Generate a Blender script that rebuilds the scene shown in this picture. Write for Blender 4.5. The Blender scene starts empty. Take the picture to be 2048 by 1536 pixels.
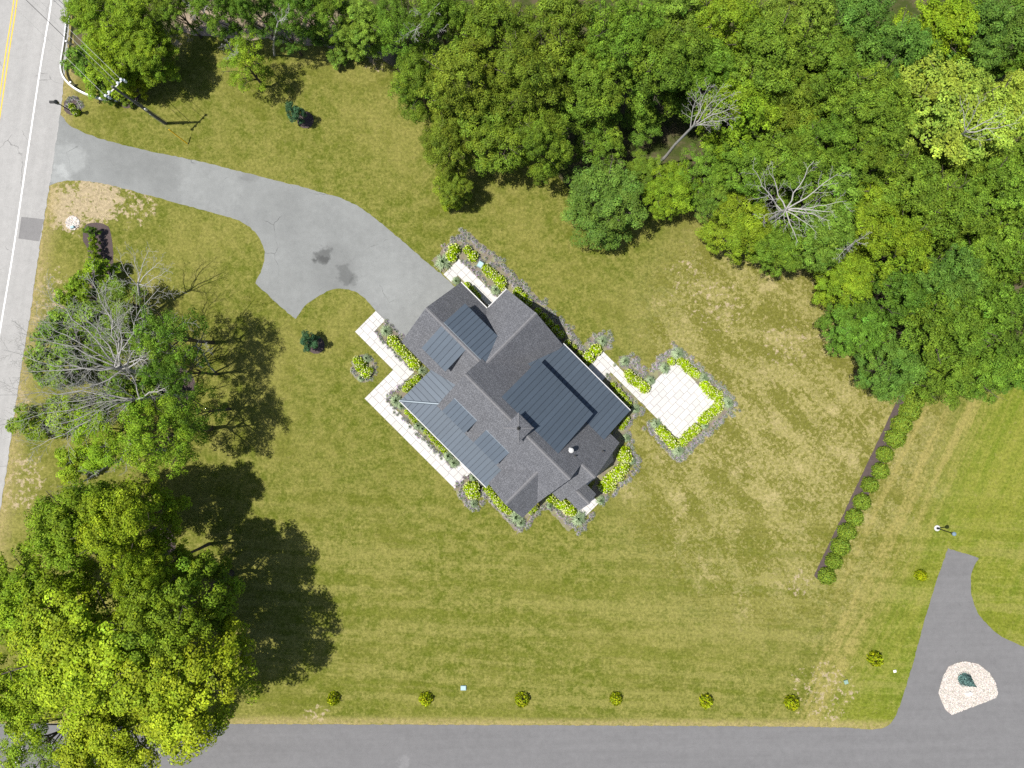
import bpy, bmesh, math, random
import numpy as np
from mathutils import Vector, Matrix

# ------------------------------------------------------------------ survey
# A drone hangs 71 m above the plot and looks straight down.  Distances on the ground were taken
# from the photograph as 5 cm per photograph pixel; G() turns such a reading into metres and A()
# does the same for something standing z metres above the ground (nearer to the lens).
S, HC = 0.05, 71.0
def G(px, py, z=0.0): return Vector(((px - 1024) * S, (768 - py) * S, z))
def A(px, py, z):
    k = (HC - z) / HC
    return Vector(((px - 1024) * S * k, (768 - py) * S * k, z))
R = math.radians
rng = random.Random(7)
nrg = np.random.default_rng(7)

sc = bpy.context.scene
C = sc.collection

# ------------------------------------------------------------------ camera, sky, sun, exposure
cam = bpy.data.cameras.new('camera'); cam.sensor_width = 36.0
cam.lens = 36.0 * HC / (2048 * S); cam.clip_start = 1.0; cam.clip_end = 3000.0
cam_o = bpy.data.objects.new('camera', cam); C.objects.link(cam_o)
cam_o.location = (0, 0, HC); cam_o.rotation_euler = (0, 0, 0)
sc.camera = cam_o

TO_SUN = Vector((-0.372, -0.041, 1.0)).normalized()
SUN_EL = math.asin(TO_SUN.z)
world = bpy.data.worlds.new('World'); sc.world = world; world.use_nodes = True
wn = world.node_tree
bg = wn.nodes['Background']
sky = wn.nodes.new('ShaderNodeTexSky'); sky.sky_type = 'NISHITA'; sky.sun_disc = False
sky.sun_elevation = SUN_EL; sky.sun_rotation = math.atan2(TO_SUN.x, TO_SUN.y)
sky.altitude = 50; sky.air_density = 1.0; sky.dust_density = 1.5
wn.links.new(sky.outputs[0], bg.inputs[0]); bg.inputs[1].default_value = 0.080
sun = bpy.data.lights.new('sun', 'SUN'); sun.energy = 4.9; sun.angle = R(0.53); sun.color = (1.0, 0.955, 0.88)
sun_o = bpy.data.objects.new('sun', sun); C.objects.link(sun_o)
sun_o.rotation_euler = TO_SUN.to_track_quat('Z', 'Y').to_euler(); sun_o.location = (-40, -5, 90)
sc.view_settings.view_transform = 'Standard'; sc.view_settings.look = 'None'
sc.view_settings.gamma = 1.0; sc.view_settings.use_curve_mapping = False
sc.view_settings.exposure = 0.47
sc.cycles.use_denoising = False
sc.cycles.max_bounces = 6; sc.cycles.diffuse_bounces = 3; sc.cycles.transmission_bounces = 3
sc.cycles.transparent_max_bounces = 4; sc.cycles.glossy_bounces = 2
sc.cycles.sample_clamp_indirect = 6.0

# ------------------------------------------------------------------ object helpers
def tag(o, label=None, cat=None, group=None, kind=None):
    if label: o['label'] = label
    if cat: o['category'] = cat
    if group: o['group'] = group
    if kind: o['kind'] = kind
    return o
def empty(name, loc=(0, 0, 0), rz=0.0, parent=None):
    o = bpy.data.objects.new(name, None); C.objects.link(o)
    o.location = loc; o.rotation_euler = (0, 0, rz); o.empty_display_size = 0.3
    if parent: o.parent = parent
    return o
def link(name, me, parent=None, mat=None):
    if mat is not None and not me.materials:
        for m in (mat if isinstance(mat, (list, tuple)) else [mat]): me.materials.append(m)
    o = bpy.data.objects.new(name, me); C.objects.link(o)
    if parent: o.parent = parent
    return o
class MB:
    """collects polygons (with optional material index, uv and tint) into one mesh"""
    def __init__(s): s.v = []; s.f = []; s.mi = []; s.uv = {}
    def poly(s, pts, mi=0, uv=None):
        b = len(s.v); s.v += [tuple(p) for p in pts]; s.f.append(tuple(range(b, b + len(pts)))); s.mi.append(mi)
        if uv: s.uv[len(s.f) - 1] = uv
    def box(s, x0, x1, y0, y1, z0, z1, mi=0):
        b = len(s.v)
        s.v += [(x, y, z) for z in (z0, z1) for (x, y) in ((x0, y0), (x1, y0), (x1, y1), (x0, y1))]
        for f in ((3, 2, 1, 0), (4, 5, 6, 7), (0, 1, 5, 4), (1, 2, 6, 5), (2, 3, 7, 6), (3, 0, 4, 7)):
            s.f.append(tuple(b + i for i in f)); s.mi.append(mi)
    def hexa(s, lo, hi, mi=0):
        n = len(lo); b = len(s.v); s.v += [tuple(p) for p in lo] + [tuple(p) for p in hi]
        s.f.append(tuple(b + n - 1 - i for i in range(n))); s.f.append(tuple(b + n + i for i in range(n))); s.mi += [mi, mi]
        for i in range(n):
            j = (i + 1) % n; s.f.append((b + i, b + j, b + n + j, b + n + i)); s.mi.append(mi)
    def tube(s, pts, rad, n=6, mi=0, cap=True):
        pts = [Vector(p) for p in pts]
        rad = rad if isinstance(rad, (list, tuple)) else [rad] * len(pts)
        rings = []; up = Vector((0.13, 0.31, 0.94))
        for i, p in enumerate(pts):
            d = (pts[min(i + 1, len(pts) - 1)] - pts[max(i - 1, 0)])
            if d.length < 1e-9: d = Vector((0, 0, 1))
            d.normalize()
            a = d.cross(up)
            if a.length < 1e-3: a = d.cross(Vector((1, 0, 0)))
            a.normalize(); c = d.cross(a)
            b = len(s.v)
            for k in range(n):
                t = 2 * math.pi * k / n
                s.v.append(tuple(p + (a * math.cos(t) + c * math.sin(t)) * rad[i]))
            rings.append(b)
        for q, w in zip(rings, rings[1:]):
            for k in range(n):
                m = (k + 1) % n; s.f.append((q + k, w + k, w + m, q + m)); s.mi.append(mi)
        if cap:
            s.f.append(tuple(rings[0] + k for k in range(n))); s.mi.append(mi)
            s.f.append(tuple(rings[-1] + n - 1 - k for k in range(n))); s.mi.append(mi)
    def disc_stack(s, cx, cy, prof, n=12, mi=0):
        """lathe: prof = [(r, z), ...]"""
        rings = []
        for r, z in prof:
            rings.append(len(s.v))
            s.v += [(cx + r * math.cos(2 * math.pi * k / n), cy + r * math.sin(2 * math.pi * k / n), z) for k in range(n)]
        for q, w in zip(rings, rings[1:]):
            for k in range(n):
                m = (k + 1) % n; s.f.append((q + k, q + m, w + m, w + k)); s.mi.append(mi)
        s.f.append(tuple(rings[0] + n - 1 - k for k in range(n))); s.mi.append(mi)
        s.f.append(tuple(rings[-1] + k for k in range(n))); s.mi.append(mi)
    def mesh(s, name, mat=None, smooth=False):
        me = bpy.data.meshes.new(name); me.from_pydata(s.v, [], s.f)
        if mat is not None:
            for m in (mat if isinstance(mat, (list, tuple)) else [mat]): me.materials.append(m)
        me.polygons.foreach_set('material_index', s.mi)
        if s.uv:
            ul = me.uv_layers.new(name='UVMap')
            for fi, uvs in s.uv.items():
                p = me.polygons[fi]
                for li, q in zip(p.loop_indices, uvs): ul.data[li].uv = q
        if smooth: me.polygons.foreach_set('use_smooth', [True] * len(s.f))
        me.update(); return me
    def build(s, name, mat=None, parent=None, smooth=False):
        return link(name, s.mesh(name, mat, smooth), parent)
def quads(name, V, col, mat):
    """V (n,4,3) corner points, col (n,3) tint -> one mesh of n free quads"""
    n = len(V); me = bpy.data.meshes.new(name)
    me.vertices.add(4 * n); me.vertices.foreach_set('co', V.astype(np.float32).ravel())
    me.loops.add(4 * n); me.loops.foreach_set('vertex_index', np.arange(4 * n, dtype=np.int32))
    me.polygons.add(n); me.polygons.foreach_set('loop_start', np.arange(n, dtype=np.int32) * 4)
    me.update(calc_edges=True)
    ca = me.color_attributes.new('tint', 'FLOAT_COLOR', 'POINT')
    c4 = np.ones((n, 4, 4), np.float32); c4[:, :, :3] = col[:, None, :]
    ca.data.foreach_set('color', c4.ravel())
    me.materials.append(mat); return me

# ------------------------------------------------------------------ material helpers
class NT:
    def __init__(s, name):
        s.m = bpy.data.materials.new(name); s.m.use_nodes = True; s.t = s.m.node_tree; s.t.nodes.clear()
        s.out = s.n('ShaderNodeOutputMaterial')
    def n(s, typ, **kw):
        nd = s.t.nodes.new(typ)
        for k, v in kw.items(): setattr(nd, k, v)
        return nd
    def L(s, a, b): s.t.links.new(a, b)
    def put(s, sock, v):
        if hasattr(v, 'is_output'): s.L(v, sock)
        elif isinstance(v, (tuple, list)) and len(v) == 3 and len(sock.default_value) == 4: sock.default_value = (*v, 1)
        else: sock.default_value = v
    def pos(s): return s.n('ShaderNodeNewGeometry').outputs['Position']
    def obj(s): return s.n('ShaderNodeTexCoord').outputs['Object']
    def mapv(s, vec, rot=0.0, scale=(1, 1, 1), loc=(0, 0, 0)):
        if rot:
            m = s.n('ShaderNodeMapping'); s.L(vec, m.inputs[0]); m.inputs[2].default_value = (0, 0, rot); vec = m.outputs[0]
        m = s.n('ShaderNodeMapping'); s.L(vec, m.inputs[0]); m.inputs[1].default_value = loc; m.inputs[3].default_value = scale
        return m.outputs[0]
    def warp(s, p, amp, sc_):
        nz = s.n('ShaderNodeTexNoise'); s.L(p, nz.inputs['Vector']); nz.inputs['Scale'].default_value = sc_; nz.inputs['Detail'].default_value = 5; nz.inputs['Roughness'].default_value = 0.65
        sb = s.n('ShaderNodeVectorMath', operation='SUBTRACT'); s.L(nz.outputs[1], sb.inputs[0]); sb.inputs[1].default_value = (.5, .5, .5)
        ml = s.n('ShaderNodeVectorMath', operation='MULTIPLY'); s.L(sb.outputs[0], ml.inputs[0]); ml.inputs[1].default_value = (amp, amp, 0)
        ad = s.n('ShaderNodeVectorMath', operation='ADD'); s.L(p, ad.inputs[0]); s.L(ml.outputs[0], ad.inputs[1]); return ad.outputs[0]
    def noise(s, vec, scale, detail=4, rough=0.55, dist=0.0):
        k = s.n('ShaderNodeTexNoise'); s.L(vec, k.inputs['Vector'])
        k.inputs['Scale'].default_value = scale; k.inputs['Detail'].default_value = detail
        k.inputs['Roughness'].default_value = rough; k.inputs['Distortion'].default_value = dist
        return k.outputs[0]
    def ramp(s, f, lo, hi, smooth=True):
        k = s.n('ShaderNodeMapRange'); k.interpolation_type = 'SMOOTHSTEP' if smooth else 'LINEAR'
        s.put(k.inputs[0], f); k.inputs[1].default_value = lo; k.inputs[2].default_value = hi
        return k.outputs[0]
    def math(s, op, a, b=0.0, c=None):
        k = s.n('ShaderNodeMath', operation=op); s.put(k.inputs[0], a); s.put(k.inputs[1], b)
        if c is not None: s.put(k.inputs[2], c)
        return k.outputs[0]
    def mix(s, f, a, b, mode='MIX'):
        k = s.n('ShaderNodeMix'); k.data_type = 'RGBA'; k.blend_type = mode
        s.put(k.inputs[0], f); s.put(k.inputs[6], a); s.put(k.inputs[7], b); return k.outputs[2]
    def gray(s, v):
        k = s.n('ShaderNodeCombineColor')
        for i in range(3): s.put(k.inputs[i], v)
        return k.outputs[0]
    def scale(s, col, v):
        return s.mix(1.0, col, s.gray(v), 'MULTIPLY')
    def near(s, p, px, py, r, vec=None):
        """1 inside a radius r (m) of a surveyed spot, 0 outside, soft"""
        d = s.n('ShaderNodeVectorMath', operation='DISTANCE'); s.L(p, d.inputs[0]); d.inputs[1].default_value = G(px, py)
        return s.ramp(d.outputs['Value'], r, r * 0.3)
    def finish(s, col, rough=0.8, bump=None, bs=0.3, bd=0.02, metal=0.0, spec=0.3, trans=0.0):
        b = s.n('ShaderNodeBsdfPrincipled')
        s.put(b.inputs['Base Color'], col); s.put(b.inputs['Roughness'], rough); b.inputs['Metallic'].default_value = metal
        b.inputs['Specular IOR Level'].default_value = spec
        if bump is not None:
            k = s.n('ShaderNodeBump'); k.inputs['Strength'].default_value = bs; k.inputs['Distance'].default_value = bd
            s.L(bump, k.inputs['Height']); s.L(k.outputs[0], b.inputs['Normal'])
        sh = b.outputs[0]
        if trans > 0:
            t = s.n('ShaderNodeBsdfTranslucent'); s.put(t.inputs[0], col)
            mx = s.n('ShaderNodeMixShader'); mx.inputs[0].default_value = trans
            s.L(sh, mx.inputs[1]); s.L(t.outputs[0], mx.inputs[2]); sh = mx.outputs[0]
        s.L(sh, s.out.inputs[0]); return s.m
M = {}
def plain(name, col, rough=0.6, var=0.12, sc_=6.0, metal=0.0, spec=0.3, bump=0.0):
    t = NT(name); p = t.obj(); f = t.noise(p, sc_, 4)
    c = t.scale(col, t.math('MULTIPLY_ADD', f, 2 * var, 1 - var))
    M[name] = t.finish(c, rough, f if bump else None, bump, 0.01, metal, spec); return M[name]

# lawn: mixed cool-season turf, drier to the east, worn and bare in places
t = NT('lawn'); p = t.pos(); pw = t.warp(p, 5.0, 0.35)
fine = t.noise(p, 3.6, 7, 0.85); mid = t.noise(p, 0.9, 8, 0.78); big = t.noise(p, 0.10, 5, 0.62)
speck = t.noise(p, 2.6, 8, 0.82)
blot = t.noise(t.mapv(p, R(45), (0.42, 1.25, 1)), 0.40, 8, 0.70, 0.3)
sepy = t.n('ShaderNodeSeparateXYZ'); t.L(p, sepy.inputs[0])
col = t.mix(t.ramp(mid, 0.36, 0.64), (0.086, 0.106, 0.0125), (0.167, 0.163, 0.040))
col = t.mix(t.math('MULTIPLY', t.ramp(big, 0.45, 0.62), 0.62), col, (0.192, 0.180, 0.048))
col = t.mix(t.math('MULTIPLY', t.ramp(t.noise(p, 0.21, 6, 0.66), 0.50, 0.64), 0.55), col, (0.086, 0.099, 0.011))
# dry half of the plot east of the house: straw turf with sharp green islands laid along the old sod lines
dry = t.math('MAXIMUM', t.near(pw, 1570, 920, 23), t.math('MULTIPLY', t.near(pw, 1500, 660, 15), 0.9))
straw = t.mix(t.ramp(speck, 0.36, 0.64), (0.172, 0.162, 0.042), (0.325, 0.280, 0.125))
col = t.mix(t.math('MULTIPLY', dry, 0.85), col, straw)
lace = t.noise(p, 2.0, 5, 0.72)
vb = t.n('ShaderNodeTexVoronoi', distance='CHEBYCHEV'); t.L(t.mapv(t.warp(p, 1.1, 1.1), R(45), (0.36, 0.85, 1)), vb.inputs['Vector']); vb.inputs['Scale'].default_value = 0.75; vb.inputs['Randomness'].default_value = 0.8
sv = t.n('ShaderNodeSeparateColor'); t.L(vb.outputs['Color'], sv.inputs[0])
blk = t.math('ADD', t.math('MULTIPLY', sv.outputs[0], 0.30), blot)
isl = t.ramp(t.math('ADD', blk, t.math('MULTIPLY', t.math('SUBTRACT', lace, 0.5), 2.1)), 0.615, 0.675)
dm = t.ramp(dry, 0.12, 0.55)
col = t.mix(t.math('MULTIPLY', t.math('MULTIPLY', isl, dm), 0.88), col, (0.112, 0.114, 0.018))
pal = t.ramp(t.math('ADD', t.noise(p, 0.33, 5), t.math('MULTIPLY', t.math('SUBTRACT', lace, 0.5), 1.0)), 0.60, 0.70)
col = t.mix(t.math('MULTIPLY', t.math('MULTIPLY', pal, dm), 0.6), col, (0.37, 0.31, 0.155))
# neighbour's lawn beyond the hedge: fresher, mown in lines along the hedge
hx = t.n('ShaderNodeVectorMath', operation='DOT_PRODUCT'); t.L(p, hx.inputs[0])
d_ = (G(1650, 1155) - G(1825, 790)).normalized(); nrm = Vector((-d_.y, d_.x, 0))
if nrm.x < 0: nrm = -nrm
hx.inputs[1].default_value = nrm
hd = t.math('SUBTRACT', hx.outputs['Value'], (G(1650, 1155) - Vector()).dot(nrm))
lot = t.ramp(t.math('ADD', hd, t.math('MULTIPLY', t.math('SUBTRACT', mid, 0.5), 3.0)), 3.0, 9.5)
lines = t.noise(t.mapv(t.warp(p, .5, .5), -math.atan2(nrm.y, nrm.x), (1, 0.045, 1)), 0.75, 5, 0.7)
fresh = t.mix(t.ramp(t.math('ADD', lines, t.math('MULTIPLY', t.math('SUBTRACT', mid, .5), .5)), 0.32, 0.68), (0.108, 0.150, 0.013), (0.190, 0.198, 0.034))
fresh = t.mix(t.math('MULTIPLY', t.ramp(big, 0.45, 0.65), 0.6), fresh, (0.140, 0.166, 0.013))
col = t.mix(t.math('MULTIPLY', lot, 0.9), col, fresh)
strip = t.math('MULTIPLY', t.ramp(hd, 0.6, 2.2), t.ramp(hd, 10.0, 4.0))
col = t.mix(t.math('MULTIPLY', t.math('MULTIPLY', strip, t.ramp(t.math('ADD', lines, t.math('MULTIPLY', t.math('SUBTRACT', mid, .5), .45)), 0.44, 0.62)), .85), col, (0.265, 0.225, 0.075))
# mowing lines across the south lawn
mw = t.noise(t.mapv(t.warp(p, .6, .4), R(3), (0.05, 1, 1)), 0.62, 5, 0.7)
mwm = t.math('ADD', mw, t.math('MULTIPLY', t.math('SUBTRACT', mid, .5), .5)); south = t.ramp(sepy.outputs[1], -6.0, -18.0)
col = t.mix(t.math('MULTIPLY', t.math('MULTIPLY', t.ramp(mwm, 0.46, 0.64), south), 0.55), col, (0.205, 0.194, 0.055))
col = t.mix(t.math('MULTIPLY', t.math('MULTIPLY', t.ramp(mwm, 0.54, 0.36), south), 0.50), col, (0.098, 0.116, 0.012))
# bare sandy soil by the road and at the hedge end, scattered bald spots in the corner lot
pb = t.warp(p, 3.2, 0.8)
bare = t.math('MAXIMUM', t.near(pb, 190, 398, 4.4), t.near(pb, 135, 415, 4.0))
for px_, py_, r_, k_ in ((275, 405, 4.0, .62), (1600, 1168, 2.6, .60), (1655, 1385, 6.0, .56), (640, 1433, 2.2, .60), (25, 800, 3.6, .70), (30, 960, 6.0, .62), (85, 600, 6.0, .60), (115, 330, 2.0, .3), (1440, 610, 5.0, .52), (1380, 560, 4.0, .5), (1580, 690, 5, .5), (360, 70, 3, .6), (760, 115, 2.2, .7)):
    bare = t.math('MAXIMUM', bare, t.math('MULTIPLY', t.near(pb, px_, py_, r_), k_))
bm = t.ramp(t.math('ADD', bare, t.math('MULTIPLY', t.math('SUBTRACT', t.noise(p, 1.6, 6, 0.72), 0.5), 3.0)), 0.62, 0.85)
col = t.mix(bm, col, t.mix(mid, (0.27, 0.215, 0.13), (0.38, 0.315, 0.205)))
# straw verge along the roads
def line_d(a, b):
    a_, b_ = G(*a), G(*b); dd = (b_ - a_).normalized(); nn = Vector((-dd.y, dd.x, 0))
    k = t.n('ShaderNodeVectorMath', operation='DOT_PRODUCT'); t.L(p, k.inputs[0]); k.inputs[1].default_value = nn
    return t.math('ABSOLUTE', t.math('SUBTRACT', k.outputs['Value'], a_.dot(nn)))
vg = t.ramp(t.math('ADD', line_d((500, 1446), (1700, 1453)), t.math('MULTIPLY', mid, 1.2)), 1.5, 0.75)
vg2 = t.ramp(t.math('ADD', line_d((99, 374), (10, 961)), t.math('MULTIPLY', mid, 3.2)), 3.6, 1.6)
vgm = t.math('MULTIPLY', t.math('MAXIMUM', vg, vg2), t.ramp(speck, 0.30, 0.56))
col = t.mix(t.math('MULTIPLY', vgm, 0.8), col, (0.29, 0.235, 0.105))
col = t.mix(t.math('MULTIPLY', t.ramp(lace, 0.55, 0.66), 0.42), col, (0.235, 0.215, 0.070))
col = t.mix(t.math('MULTIPLY', t.ramp(lace, 0.44, 0.33), 0.42), col, (0.080, 0.098, 0.014))
col = t.mix(t.math('MULTIPLY', t.ramp(speck, 0.66, 0.76), 0.6), col, (0.34, 0.29, 0.13))
col = t.mix(t.math('MULTIPLY', t.ramp(speck, 0.36, 0.25), 0.5), col, (0.066, 0.086, 0.012))
col = t.scale(col, t.math('MULTIPLY_ADD', t.ramp(fine, 0.30, 0.70, False), 0.95, 0.57))
M['lawn'] = t.finish(col, 0.95, t.math('ADD', fine, t.math('MULTIPLY', speck, 1.2)), 0.8, 0.09, spec=0.06)

def asphalt(name, base, stains=(), lanes=None, var=0.10, crack=0.45):
    t = NT(name); p = t.pos()
    f = t.noise(p, 22.0, 5, 0.75); b = t.noise(p, 0.35, 5, 0.6); m = t.noise(p, 1.6, 5, 0.65)
    v = t.math('ADD', t.math('MULTIPLY_ADD', b, 2.4 * var, 1 - 1.2 * var), t.math('MULTIPLY', t.math('SUBTRACT', m, 0.5), 0.34))
    v = t.math('ADD', v, t.math('MULTIPLY', t.math('SUBTRACT', f, 0.5), 0.95))
    if lanes is not None:
        w = t.noise(t.mapv(p, lanes, (1, 0.03, 1)), 1.1, 3, 0.6)
        v = t.math('ADD', v, t.math('MULTIPLY', t.math('SUBTRACT', w, 0.5), 0.30))
    pw = t.warp(p, 3.0, 0.55)
    for px, py, r, k in stains:
        s_ = t.ramp(t.math('ADD', t.near(pw, px, py, r), t.math('MULTIPLY', t.math('SUBTRACT', m, 0.5), 0.9)), 0.25, 0.95)
        v = t.math('MULTIPLY', v, t.math('SUBTRACT', 1.0, t.math('MULTIPLY', s_, k)))
    vo = t.n('ShaderNodeTexVoronoi', feature='DISTANCE_TO_EDGE'); vo.inputs['Scale'].default_value = 0.17
    wv = t.n('ShaderNodeVectorMath', operation='ADD')
    nz = t.n('ShaderNodeTexNoise'); t.L(p, nz.inputs['Vector']); nz.inputs['Scale'].default_value = 0.7; nz.inputs['Detail'].default_value = 5
    t.L(p, wv.inputs[0]); t.L(nz.outputs[1], wv.inputs[1]); t.L(wv.outputs[0], vo.inputs['Vector'])
    ck = t.math('MULTIPLY', t.ramp(vo.outputs['Distance'], 0.006, 0.0015), t.ramp(b, 0.5, 0.62))
    v = t.math('MULTIPLY', v, t.math('SUBTRACT', 1.0, t.math('MULTIPLY', ck, crack)))
    M[name] = t.finish(t.scale(base, v), 0.92, f, 0.5, 0.01, spec=0.2); return M[name]
asphalt('asphalt_road', (0.290, 0.287, 0.280), lanes=R(9.0), var=0.07)
asphalt('asphalt_patch', (0.175, 0.172, 0.172))
asphalt('asphalt_drive', (0.188, 0.196, 0.194), stains=((645, 508, 1.5, 0.40), (640, 520, 1.0, 0.3), (692, 548, 1.4, 0.30), (712, 556, 1.0, 0.2), (668, 535, 4.0, 0.14), (560, 420, 4.0, 0.08),
        (135, 318, 2.6, -0.22), (122, 350, 2.0, -0.25), (500, 352, 1.1, 0.14), (250, 320, 4, .10), (420, 370, 5, -.08), (330, 345, 3, .1), (780, 560, 5, -.07)), var=0.17)
asphalt('asphalt_lane', (0.140, 0.139, 0.142), lanes=R(89), stains=((810, 1530, 1.2, -0.22),), var=0.08, crack=0.1)

t = NT('mulch'); p = t.pos(); f = t.noise(p, 14, 6, 0.8); g = t.noise(p, 2.0, 4)
M['mulch'] = t.finish(t.scale(t.mix(g, (0.060, 0.044, 0.042), (0.105, 0.082, 0.080)), t.math('MULTIPLY_ADD', f, 1.5, 0.25)), 0.95, f, 1.0, 0.05, spec=0.1)
t = NT('planting_soil'); p = t.pos(); f = t.noise(p, 9, 6, 0.8); g = t.noise(p, 1.5, 4)
M['planting_soil'] = t.finish(t.scale(t.mix(t.ramp(g, .35, .6), (0.20, 0.20, 0.11), (0.17, 0.145, 0.115)), t.math('MULTIPLY_ADD', f, 1.2, 0.4)), 0.95, f, 0.8, 0.05, spec=0.05)
t = NT('forest_floor'); p = t.pos(); f = t.noise(p, 5, 8, 0.8); g = t.noise(p, 0.5, 5, 0.7); pw = t.warp(p, 3.0, 0.6)
dirt = t.near(pw, 420, 78, 6)
for q in ((560, 85, 5), (650, 85, 5), (745, 112, 3), (1402, 408, 2.6)): dirt = t.math('MAXIMUM', dirt, t.near(pw, *q))
fc = t.mix(t.ramp(g, 0.42, 0.62), (0.045, 0.060, 0.014), (0.095, 0.080, 0.045)); fc = t.mix(dirt, fc, (0.30, 0.235, 0.175))
M['forest_floor'] = t.finish(t.scale(fc, t.math('MULTIPLY_ADD', f, 1.4, 0.3)), 0.95, f, 0.8, 0.08, spec=0.1)

# roof shingles: courses of mixed grey tabs (uv in metres: x along the eave, y up the slope)
t = NT('shingle'); uv = t.n('ShaderNodeTexCoord').outputs['UV']
def brick(off, w, h, c1, c2):
    b = t.n('ShaderNodeTexBrick'); t.L(t.mapv(uv, 0, (1, 1, 1), off), b.inputs['Vector'])
    b.inputs['Color1'].default_value = (*c1, 1); b.inputs['Color2'].default_value = (*c2, 1); b.inputs['Mortar'].default_value = (0.022, 0.022, 0.025, 1)
    b.inputs['Scale'].default_value = 1.0; b.inputs['Mortar Size'].default_value = 0.010; b.inputs['Mortar Smooth'].default_value = 0.3
    b.inputs['Brick Width'].default_value = w; b.inputs['Row Height'].default_value = h; b.offset = 0.37; b.squash_frequency = 3; b.squash = 0.7
    return b
b1 = brick((0, 0, 0), 0.30, 0.145, (0.118, 0.122, 0.136), (0.162, 0.167, 0.184))
gr = t.noise(uv, 5.2, 4, 0.85); g2 = t.noise(uv, 0.8, 4); gr3 = t.noise(uv, 26, 3, 0.8)
v = t.math('ADD', t.math('MULTIPLY_ADD', gr, 0.8, 0.58), t.math('MULTIPLY', t.math('SUBTRACT', g2, 0.5), 0.3))
v = t.math('ADD', v, t.math('MULTIPLY', t.ramp(gr3, 0.60, 0.74), 0.2))
M['shingle'] = t.finish(t.scale(b1.outputs[0], v), 0.9, b1.outputs['Fac'], 0.4, -0.02, spec=0.25)
plain('ridge_shingle', (0.17, 0.17, 0.18), 0.9, 0.45, 7.0)
t = NT('metal_roof'); oi = t.n('ShaderNodeObjectInfo'); p = t.obj()
v = t.math('ADD', t.math('MULTIPLY_ADD', oi.outputs['Random'], 0.12, 0.90), t.math('MULTIPLY', t.math('SUBTRACT', t.noise(p, 1.2, 4), 0.5), 0.18))
M['metal_roof'] = t.finish(t.scale((0.070, 0.092, 0.120), v), 0.5, t.noise(p, 0.9, 2), 0.05, 0.03, metal=0.15, spec=0.45)
plain('metal_seam', (0.040, 0.052, 0.070), 0.5, 0.1, 3.0, metal=0.2)
plain('metal_flashing', (0.10, 0.125, 0.15), 0.45, 0.1, 3.0, metal=0.3)
plain('white_trim', (0.48, 0.48, 0.475), 0.5, 0.03, 3.0)
t = NT('clapboard'); p = t.pos(); w = t.n('ShaderNodeSeparateXYZ'); t.L(p, w.inputs[0])
saw = t.math('FRACT', t.math('MULTIPLY', w.outputs[2], 8.0))
M['clapboard'] = t.finish(t.scale((0.70, 0.70, 0.68), t.math('MULTIPLY_ADD', t.noise(p, 3, 4), 0.12, 0.92)), 0.6, saw, 0.5, 0.02)
plain('window_glass', (0.025, 0.033, 0.042), 0.06, 0.1, 1.0, spec=0.8)
plain('door_paint', (0.05, 0.065, 0.08), 0.4)
t = NT('paver_stone'); oi = t.n('ShaderNodeObjectInfo'); p = t.pos()
v = t.math('ADD', t.math('MULTIPLY_ADD', oi.outputs['Random'], 0.13, 0.90), t.math('MULTIPLY', t.math('SUBTRACT', t.noise(p, 6, 5), 0.5), 0.14))
M['paver_stone'] = t.finish(t.scale((0.49, 0.478, 0.465), v), 0.85, t.noise(p, 30, 4), 0.25, 0.004)
plain('joint_sand', (0.17, 0.165, 0.16), 0.95, 0.2, 20)
plain('concrete', (0.36, 0.355, 0.345), 0.85, 0.12, 5.0)
plain('white_paint', (0.70, 0.70, 0.69), 0.7, 0.10, 9.0)
plain('yellow_paint', (0.62, 0.40, 0.035), 0.7, 0.12, 9.0)
plain('yellow_plastic', (0.72, 0.44, 0.01), 0.4, 0.05)
plain('pole_wood', (0.115, 0.110, 0.105), 0.9, 0.25, 4.0)
plain('galvanised', (0.60, 0.61, 0.61), 0.4, 0.10, 5.0, metal=0.35)
plain('dark_wire', (0.035, 0.035, 0.035), 0.5)
plain('grey_wire', (0.30, 0.30, 0.29), 0.5)
plain('insulator', (0.70, 0.74, 0.78), 0.3)
plain('black_metal', (0.016, 0.018, 0.018), 0.45)
plain('lamp_dome', (0.16, 0.23, 0.29), 0.35)
plain('white_stone', (0.68, 0.66, 0.63), 0.8, 0.2, 8.0)
plain('box_green', (0.20, 0.30, 0.25), 0.6)
plain('box_pale', (0.30, 0.42, 0.45), 0.6)
plain('pipe_dark', (0.03, 0.03, 0.03), 0.6)
t = NT('gravel'); ca = t.n('ShaderNodeVertexColor', layer_name='tint'); p = t.pos()
M['gravel'] = t.finish(t.mix(1.0, (0.50, 0.46, 0.42), ca.outputs[0], 'MULTIPLY'), 0.9, spec=0.2)
plain('gravel_bed', (0.40, 0.36, 0.32), 0.95, 0.35, 16.0, bump=0.5)
def bark(name, c): return plain(name, c, 0.92, 0.35, 5.0, bump=0.3)
bark('bark', (0.085, 0.070, 0.055)); bark('dead_bark', (0.33, 0.32, 0.305)); bark('dead_bark_grey', (0.30, 0.295, 0.28)); bark('dead_bark_dark', (0.20, 0.185, 0.175))
# foliage: the tree's own colour (object colour) varied leaf by leaf
def leaf_mat(name, trans, rough=0.6, spec=0.14):
    t = NT(name); oi = t.n('ShaderNodeObjectInfo'); ca = t.n('ShaderNodeVertexColor', layer_name='tint')
    c = t.mix(1.0, oi.outputs['Color'], ca.outputs[0], 'MULTIPLY')
    M[name] = t.finish(c, rough, spec=spec, trans=trans)
leaf_mat('leaf', 0.18); leaf_mat('petal', 0.15, 0.8, 0.1)
t = NT('own_tint'); ca = t.n('ShaderNodeVertexColor', layer_name='tint')
M['own_tint'] = t.finish(ca.outputs[0], 0.75, spec=0.15, trans=0.2)
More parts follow.
